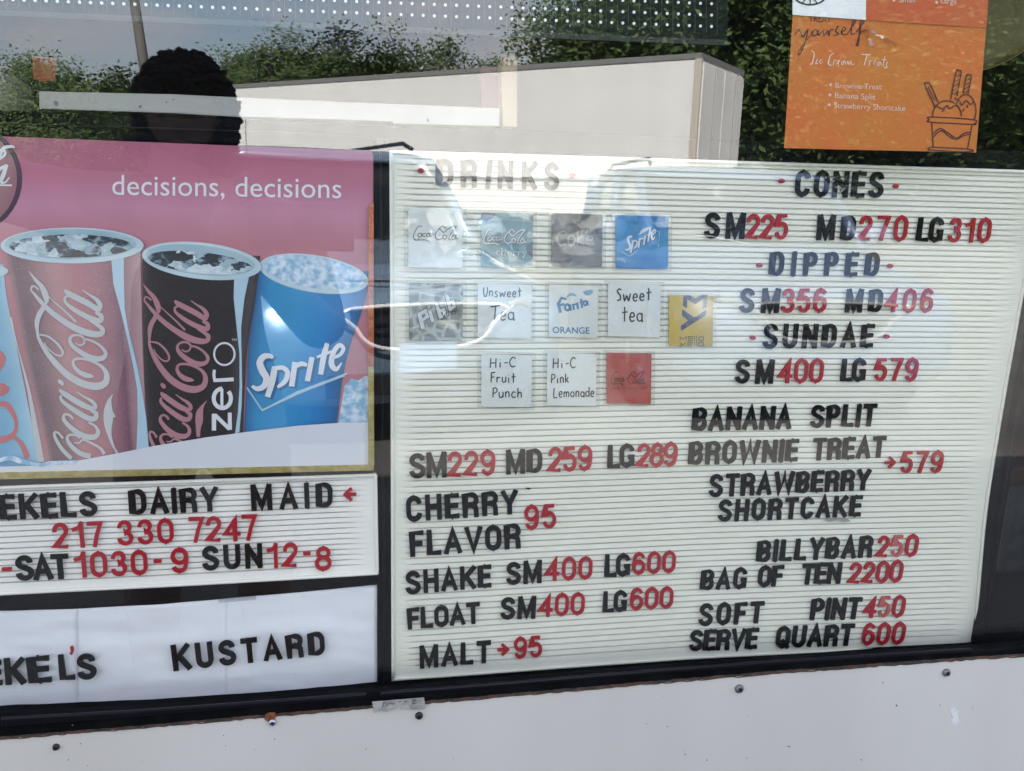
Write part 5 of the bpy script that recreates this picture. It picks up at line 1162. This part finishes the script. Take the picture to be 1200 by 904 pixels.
# ------------------------------------------------------------------ orange poster taped inside the glass, upper right
YO = .007; m_or = mat('orange poster paper', (.55, .13, .015), .45, col2=(.50, .17, .014), scale=16, detail=8, lo=.38, hi=.66, speck=((.5, .2, .06), 300, .78)); m_or2 = mat('deep orange paper', (.50, .09, .018), .5, col2=(.46, .12, .02), scale=14)
m_mar = mat('maroon line print', (.07, .012, .012), .6); m_cream = mat('cream print', (.70, .52, .42), .6)
o7 = TF(900, 0, 4.615)
op = empty('treats_poster', P(1040, 100, YO), 'orange ice cream treats poster with a sundae cup drawing, upper right of the window', 'poster')
def ko(o): return kid(o, op)
ko(slab('poster_sheet', [o7(135, 72), o7(1182, 130), o7(1125, 826), o7(88, 802)], YO, .0005, m_or, None))
t2 = empty('menu_sheet', P(1040, 0, YO-.002), 'second poster above, part white part deep orange, overlapping the treats poster', 'poster')
kid(slab('poster_sheet', [o7(138, -420), o7(1215, -380), o7(1182, 152), o7(530, 110), o7(133, 82)], YO-.0010, .0004, m_or2, None), t2)
kid(slab('white_panel', [o7(138, -420), o7(536, -405), o7(529, 109), o7(133, 81)], YO-.0014, .0003, m_cardw, None), t2)
kid(ink('wheel_drawing', [circ(228, -30, 88, 56, 9, 30), circ(228, -30, 30, 20, 6, 16)]+[[(228, -30, 6), (228+84*math.cos(a), -30+54*math.sin(a), 6)] for a in (.5, 1.1, 1.57, 2.1, 2.7)], YO-.0018, m_pen2, None, o7), t2)
kid(text('word_print', 'Small', 1053.5, 3.2, 1072.5, 3.2, 7, YO-.0015, m_cream, None), t2); kid(text('word_print', 'Large', 1102.5, 4.0, 1121, 5.2, 7, YO-.0015, m_cream, None), t2)
kid(ink('bullet', [circ(1047.5, 0.5, .8, .8, 1.6, 10), circ(1097.6, 2.8, .8, .8, 1.6, 10)], YO-.0015, m_cream, None), t2)
ko(text('word_print', 'TREAT', 948, 25.6, 974, 26.5, 8, YO-.0003, m_mar, None))
YS = [[(145, 190, 4), (165, 160, 6), (178, 180, 8), (190, 200, 8), (215, 160, 7), (205, 215, 7), (180, 280, 7), (165, 298, 6), (172, 270, 4), (215, 210, 4), (245, 175, 5)], [(254, 162, 6), (238, 176, 7), (242, 194, 7), (258, 194, 6), (268, 178, 6), (262, 164, 6), (252, 162, 5)], [(275, 160, 6), (272, 192, 7), (300, 165, 5), (302, 195, 7), (325, 165, 5)], [(325, 170, 6), (330, 192, 7), (338, 165, 6), (358, 160, 6)],
      [(380, 140, 7), (366, 168, 7), (382, 185, 7), (352, 195, 5)], [(395, 180, 5), (420, 158, 6), (408, 150, 6), (398, 180, 7), (425, 188, 5), (450, 150, 4)], [(448, 160, 5), (475, 112, 7), (462, 110, 6), (450, 180, 8), (470, 182, 5)], [(478, 175, 5), (520, 115, 8), (505, 112, 7), (498, 170, 10), (486, 245, 9), (480, 235, 5), (505, 175, 5), (545, 165, 4)]]
ko(ink('script_print', YS, YO-.0003, m_mar, None, o7))
IC = [[(232, 275, 4), (250, 290, 6), (238, 345, 7), (225, 345, 5)], [(268, 320, 5), (258, 345, 6), (272, 342, 4)], [(276, 340, 3), (290, 322, 5), (280, 330, 5), (284, 345, 4), (298, 335, 3)],
      [(358, 290, 5), (338, 300, 6), (326, 345, 7), (345, 355, 5)], [(352, 355, 5), (358, 328, 5), (370, 325, 4)], [(375, 345, 4), (388, 328, 5), (378, 332, 5), (382, 350, 4)], [(412, 330, 5), (398, 340, 5), (404, 352, 5), (416, 330, 4), (420, 350, 4)], [(426, 350, 4), (432, 332, 4), (438, 350, 4), (448, 332, 4), (452, 350, 4), (470, 345, 3)],
      [(505, 295, 5), (556, 298, 6)], [(535, 298, 6), (520, 355, 7)], [(546, 355, 5), (552, 332, 5), (566, 328, 4)], [(568, 348, 4), (580, 332, 5), (572, 338, 5), (578, 356, 4)], [(604, 335, 5), (590, 345, 5), (598, 358, 5), (608, 336, 4), (612, 356, 4)], [(632, 305, 5), (622, 358, 6)], [(612, 325, 4), (642, 325, 4)], [(646, 335, 5), (640, 350, 5), (642, 366, 5), (628, 368, 4)]]
ko(ink('script_print', IC, YO-.0003, m_cream, None, o7))
for s, x0, y0, x1, y1 in (('Brownie Treat', 979, 103.6, 1033, 105.2), ('Banana Split', 978.5, 115.2, 1026, 117), ('Strawberry Shortcake', 977.5, 126.8, 1061, 130.3)):
    ko(text('word_print', s, x0, y0, x1, y1, 6.6, YO-.0003, m_cream, None))
ko(ink('bullet', [circ(973.5, 99.5, .9, .9, 1.8, 10), circ(972.5, 111.4, .9, .9, 1.8, 10), circ(971.8, 123, .9, .9, 1.8, 10)], YO-.0003, m_cream, None))
W_ = 7
CUPL = [dict(pts=[(882, 634, W_), (1112, 648, W_), (1116, 672, W_), (1108, 674, W_), (880, 662, W_), (872, 648, W_)], closed=True), [(885, 664, W_), (894, 796, W_)], [(1104, 674, W_), (1080, 806, W_)], [(880, 796, W_), (1088, 808, W_), (1084, 822, W_), (880, 812, W_), (880, 796, W_)],
  [(892, 728, W_), (930, 696, W_), (975, 720, W_), (1020, 748, W_), (1060, 722, W_), (1100, 716, W_)], [(890, 746, W_), (935, 708, W_), (975, 734, W_), (1015, 756, W_), (1060, 734, W_), (1096, 726, W_)],
  circ(968, 630, 78, 84, W_, 16, 0, 180), circ(1070, 600, 55, 88, W_, 18, -35, 165), [(915, 575, W_), (945, 590, W_), (968, 572, W_), (985, 588, W_), (1010, 570, W_)], [(1010, 530, W_), (1035, 545, W_), (1048, 570, W_), (1072, 545, W_), (1095, 565, W_), (1112, 550, W_)],
  [(940, 604, W_), (956, 596, W_)], [(1060, 588, W_), (1052, 605, W_)], [(1080, 570, W_), (1078, 584, W_)], [(905, 580, W_), (850, 462, W_), (862, 450, W_), (878, 458, W_), (922, 555, W_)], [(900, 545, 5), (866, 470, 5)], [(884, 470, 5), (912, 540, 5)],
  [(988, 540, W_), (1018, 390, W_), (1032, 384, W_), (1044, 394, W_), (1022, 520, W_)], [(1056, 505, W_), (1074, 412, W_), (1090, 406, W_), (1100, 416, W_), (1082, 508, W_)]]+[[(1012-i*5+0, 420+i*24, 4), (1040-i*5, 405+i*24, 4)] for i in range(5)]+[[(1068-i*4, 440+i*22, 4), (1096-i*4, 424+i*22, 4)] for i in range(4)]
ko(ink('sundae_drawing', CUPL, YO-.0003, m_mar, None, o7))
m_ct = pane_mat('clear sticky tape', .06, (.90, .88, .86), .08, bump=.4, bscale=60)
for q in ([(1015, 30), (1052, 52), (1050, 56), (1016, 36)], [(1014, 32), (1026, 56), (1021, 56), (1010, 36)]):
    ko(slab('tape', q, YO-.0026, .0002, m_ct, None))

# ------------------------------------------------------------------ things seen inside through the top of the glass
m_led = mat('smoked sign panel', (.008, .014, .010), .6, spec=.1, col2=(.012, .018, .013), scale=60); m_ledb = mat('white lamp dot', (.85, .86, .86), .4)
lp = empty('led_sign', P(420, 10, .03), 'dark dotted message panel hanging inside along the top of the window', 'sign')
sl_ = .0385
slab_o = slab('panel', [(-220, -190), (853, -150), (853, 53), (690, 46), (-220, 9)], .034, .012, m_led, None); kid(slab_o, lp)
kid(slab('panel_edge', [(690, 40.5), (853, 47), (853, 53.5), (-220, 9.5), (-220, 3)], .0325, .0014, mat('panel edge', (.012, .022, .015), .6), None), lp)
b = MB(); gb = MB()
for r_ in range(14):
    for i in range(-14, 65):
        x = 834-(i)*13.05*(1-.0000*i); x = 834-i*13.0; y = 31.2-r_*13.3-(834-x)*sl_
        if x > 836 or x < -200: continue
        c = P(x, y, .0332); s = .00115; b.add([c+Vector((s*math.cos(a), 0, s*math.sin(a))) for a in [k*math.pi/4 for k in range(8)]]+[c+Vector((s*math.cos(a), .0008, s*math.sin(a))) for a in [k*math.pi/4 for k in range(8)]], [tuple(range(8))]+[(k, (k+1) % 8, (k+1) % 8+8, k+8) for k in range(8)])
for i in range(0, 80):
    x = 840.5-i*13.0
    if x < -200: break
    y = 40.5-(840-x)*sl_; gb.add([P(x-.4, y-190, .0336), P(x+.4, y-190, .0336), P(x+.4, y, .0336), P(x-.4, y, .0336)], [(0, 1, 2, 3)])
kid(tag(link('lamp_dots', mesh(b.v, b.f), m_ledb), kind='stuff'), lp); kid(tag(link('cell_lines', mesh(gb.v, gb.f), mat('cell line', (.025, .035, .03), .6)), kind='stuff'), lp)
m_shelf = mat('off-white shelf edge', (.50, .50, .46), .5, col2=(.44, .44, .41), scale=14, speck=((.2, .2, .2), 120, .74))
tag(slab('shelf_board', [(45, 107), (200, 110.5), (400, 119.5), (586, 127), (585, 148.5), (461, 145.5), (460, 143), (400, 141), (280, 137.5), (200, 133), (46, 128)], .09, .02, m_shelf, None, .001), 'long off-white shelf edge seen inside across the photographer\'s hair', 'shelf')
tag(slab('beige_post', [(587, 64.5), (606.5, 64.5), (606, 149.5), (589, 148.5)], .10, .02, mat('beige post paint', (.60, .45, .24), .6, col2=(.55, .42, .24), scale=20), None, .001), 'narrow beige post inside, at the right end of the shelf edge', 'post')
tag(slab('pink_card', [(563, 78), (587, 79), (587, 127), (564, 126)], .12, .002, mat('dull pink card', (.22, .06, .07), .6), None), 'dull pink card hanging left of the beige post', 'card')
tag(slab('orange_tag', [(38, 66), (65, 68), (65, 94), (50, 96), (39, 93)], .12, .002, mat('orange red tag', (.35, .05, .015), .6), None), 'small orange red square hanging inside near the left edge', 'tag')
b = MB(); c = P(14, 150, .34); 
b.lathe([(.001, .034), (.016, .032), (.030, .022), (.034, .0), (.034, -.05), (.001, -.052)], 'Z', c+Vector((-.01, 0, .02)), 24)
tag(b.build('plastic_jug', mat('olive plastic', (.16, .155, .10), .5, col2=(.12, .12, .08), scale=9), None, True), 'rounded olive jug inside at the far left edge', 'jug')
# golden round shade at the upper right
b = MB(); c = P(1118, -70, .42); s = (P(1250, -70, .42)-c).length
b.lathe([(.001, .12*s), (.4*s, .10*s), (.75*s, .02*s), (.96*s, -.12*s), (1.0*s, -.2*s), (1.0*s, -.215*s), (.94*s, -.2*s), (.001, -.19*s)], 'Y', c, 56)
gs = empty('hanging_lampshade', c, 'large round olive gold shade hanging inside at the upper right corner', 'lampshade'); kid(b.build('shade', mat('olive gold shade', (.13, .11, .035), .45, col2=(.07, .065, .025), scale=6, bump=.2), None, True), gs)
b = MB(); b.tube([c+Vector((math.cos(a)*s, -.2*s, math.sin(a)*s)) for a in [k*math.pi/28 for k in range(57)]], .0022, 6, False); kid(b.build('shade_rim', mat('bright gold rim', (.6, .5, .2), .3, metal=.6), None, True), gs)
b = MB(); b.tube([c, (c.x, c.y, 2.6)], .004, 6); kid(b.build('cord', m_blk), gs)
# counter machine glimpsed past the right bar
cm2 = empty('counter_machine', P(1230, 640, .5), 'grey counter machine glimpsed inside past the right frame bar', 'machine')
m_cm = mat('brushed grey metal', (.13, .14, .14), .45, metal=.3, col2=(.10, .11, .11), scale=60)
a1, a2 = P(1178, 568, .45), P(1420, 660, .45); b = MB(); b.box((a1.x, .45, a2.z), (a2.x, .75, a1.z)); kid(bevel(b.build('housing', m_cm), .01), cm2)
b = MB(); b.box((a1.x, .44, a1.z+.002), (a2.x, .75, a1.z+.03)); kid(bevel(b.build('top_tray', mat('brown tray', (.07, .03, .02), .5)), .004), cm2)
for k in range(2):
    b = MB(); b.lathe([(.016, .0), (.016, -.012), (.012, -.016)], 'Y', (a1.x+.09+.1*k, .45, a1.z-.03), 16); kid(b.build('knob', m_blk), cm2)
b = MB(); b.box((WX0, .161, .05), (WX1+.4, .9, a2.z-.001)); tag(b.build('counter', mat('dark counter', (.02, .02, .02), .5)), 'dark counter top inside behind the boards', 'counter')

# ------------------------------------------------------------------ clear acrylic cover over the boards and the window glass itself
b = MB(); z0 = P(600, 797, 0).z
RID = [([(955, 372), (1000, 378), (1040, 388), (1082, 392)], 5, 1.1), ([(900, 352), (960, 372), (1010, 396), (1052, 392)], 7, .8), ([(1000, 458), (1030, 466), (1062, 470), (1100, 462), (1130, 455)], 5, 1.1), ([(985, 470), (1030, 478), (1075, 478)], 6, .8),
       ([(845, 232), (878, 258), (905, 300), (915, 330)], 7, 1.0), ([(918, 395), (932, 432), (938, 480)], 6, 1.0), ([(690, 318), (700, 350), (712, 380)], 7, .6), ([(560, 290), (640, 340), (700, 360)], 9, .6), ([(900, 200), (1000, 205), (1100, 235), (1180, 320)], 14, 1.3), ([(640, 262), (655, 296), (690, 302)], 8, .8)]
RS = []
for pl, w_, am in RID:
    q = cat(pl, 4); RS += [(q[i], q[i+1], w_, am, min(x for x, y in q)-3*w_, max(x for x, y in q)+3*w_, min(y for x, y in q)-3*w_, max(y for x, y in q)+3*w_, id(pl)) for i in range(len(q)-1)]
nx_, ny_ = 190, 150; v = []
for j in range(ny_+1):
    for i in range(nx_+1):
        s, t = i/nx_, j/ny_; p = BS(s, t); p.y = .0215
        r_ = 0; x = 458+(p.x-BS(0, t).x)/(BS(1, t).x-BS(0, t).x+1e-9)*((1226 if t < .001 else 0)+0)
        # picture position of this point, to match the ridges
        d = p-CAM; zc = Vector((d.dot(rz)*-1, 0, 0)).x; x = CX+F*d.dot(rx)/zc; y = CY-F*d.dot(ry)/zc
        best = {}
        for (a_, b_, w_, am, x0, x1, y0, y1, k) in RS:
            if x0 < x < x1 and y0 < y < y1:
                ux, uy = b_[0]-a_[0], b_[1]-a_[1]; L2 = ux*ux+uy*uy; tt = max(0, min(1, ((x-a_[0])*ux+(y-a_[1])*uy)/L2)); dd = math.hypot(x-a_[0]-ux*tt, y-a_[1]-uy*tt)
                best[k] = max(best.get(k, 0), am*math.exp(-(dd/w_)**2))
        p.y += -.0009*sum(best.values()) + .0009*noise.noise(Vector((p.x*9, p.z*9, 2)))
        v.append(p)
me = mesh(v, [(j*(nx_+1)+i, j*(nx_+1)+i+1, (j+1)*(nx_+1)+i+1, (j+1)*(nx_+1)+i) for j in range(ny_) for i in range(nx_)], True)
ac = link('clear_cover', me, pane_mat('clear acrylic', .028, (.995, 1, .995), .01))
tag(ac, 'clear flexible acrylic cover over the big ivory letter board', 'clear cover')
b = MB(); b.box((WX0-.02, 0, P(600, 806, .0).z-.02), (WX1+.02, .004, WZ1+.02)); pn = b.build('window_glass', m_pane)
tag(pn, 'large clear window glass in front of the boards, mirroring lot, cars and trailer', 'window glass')
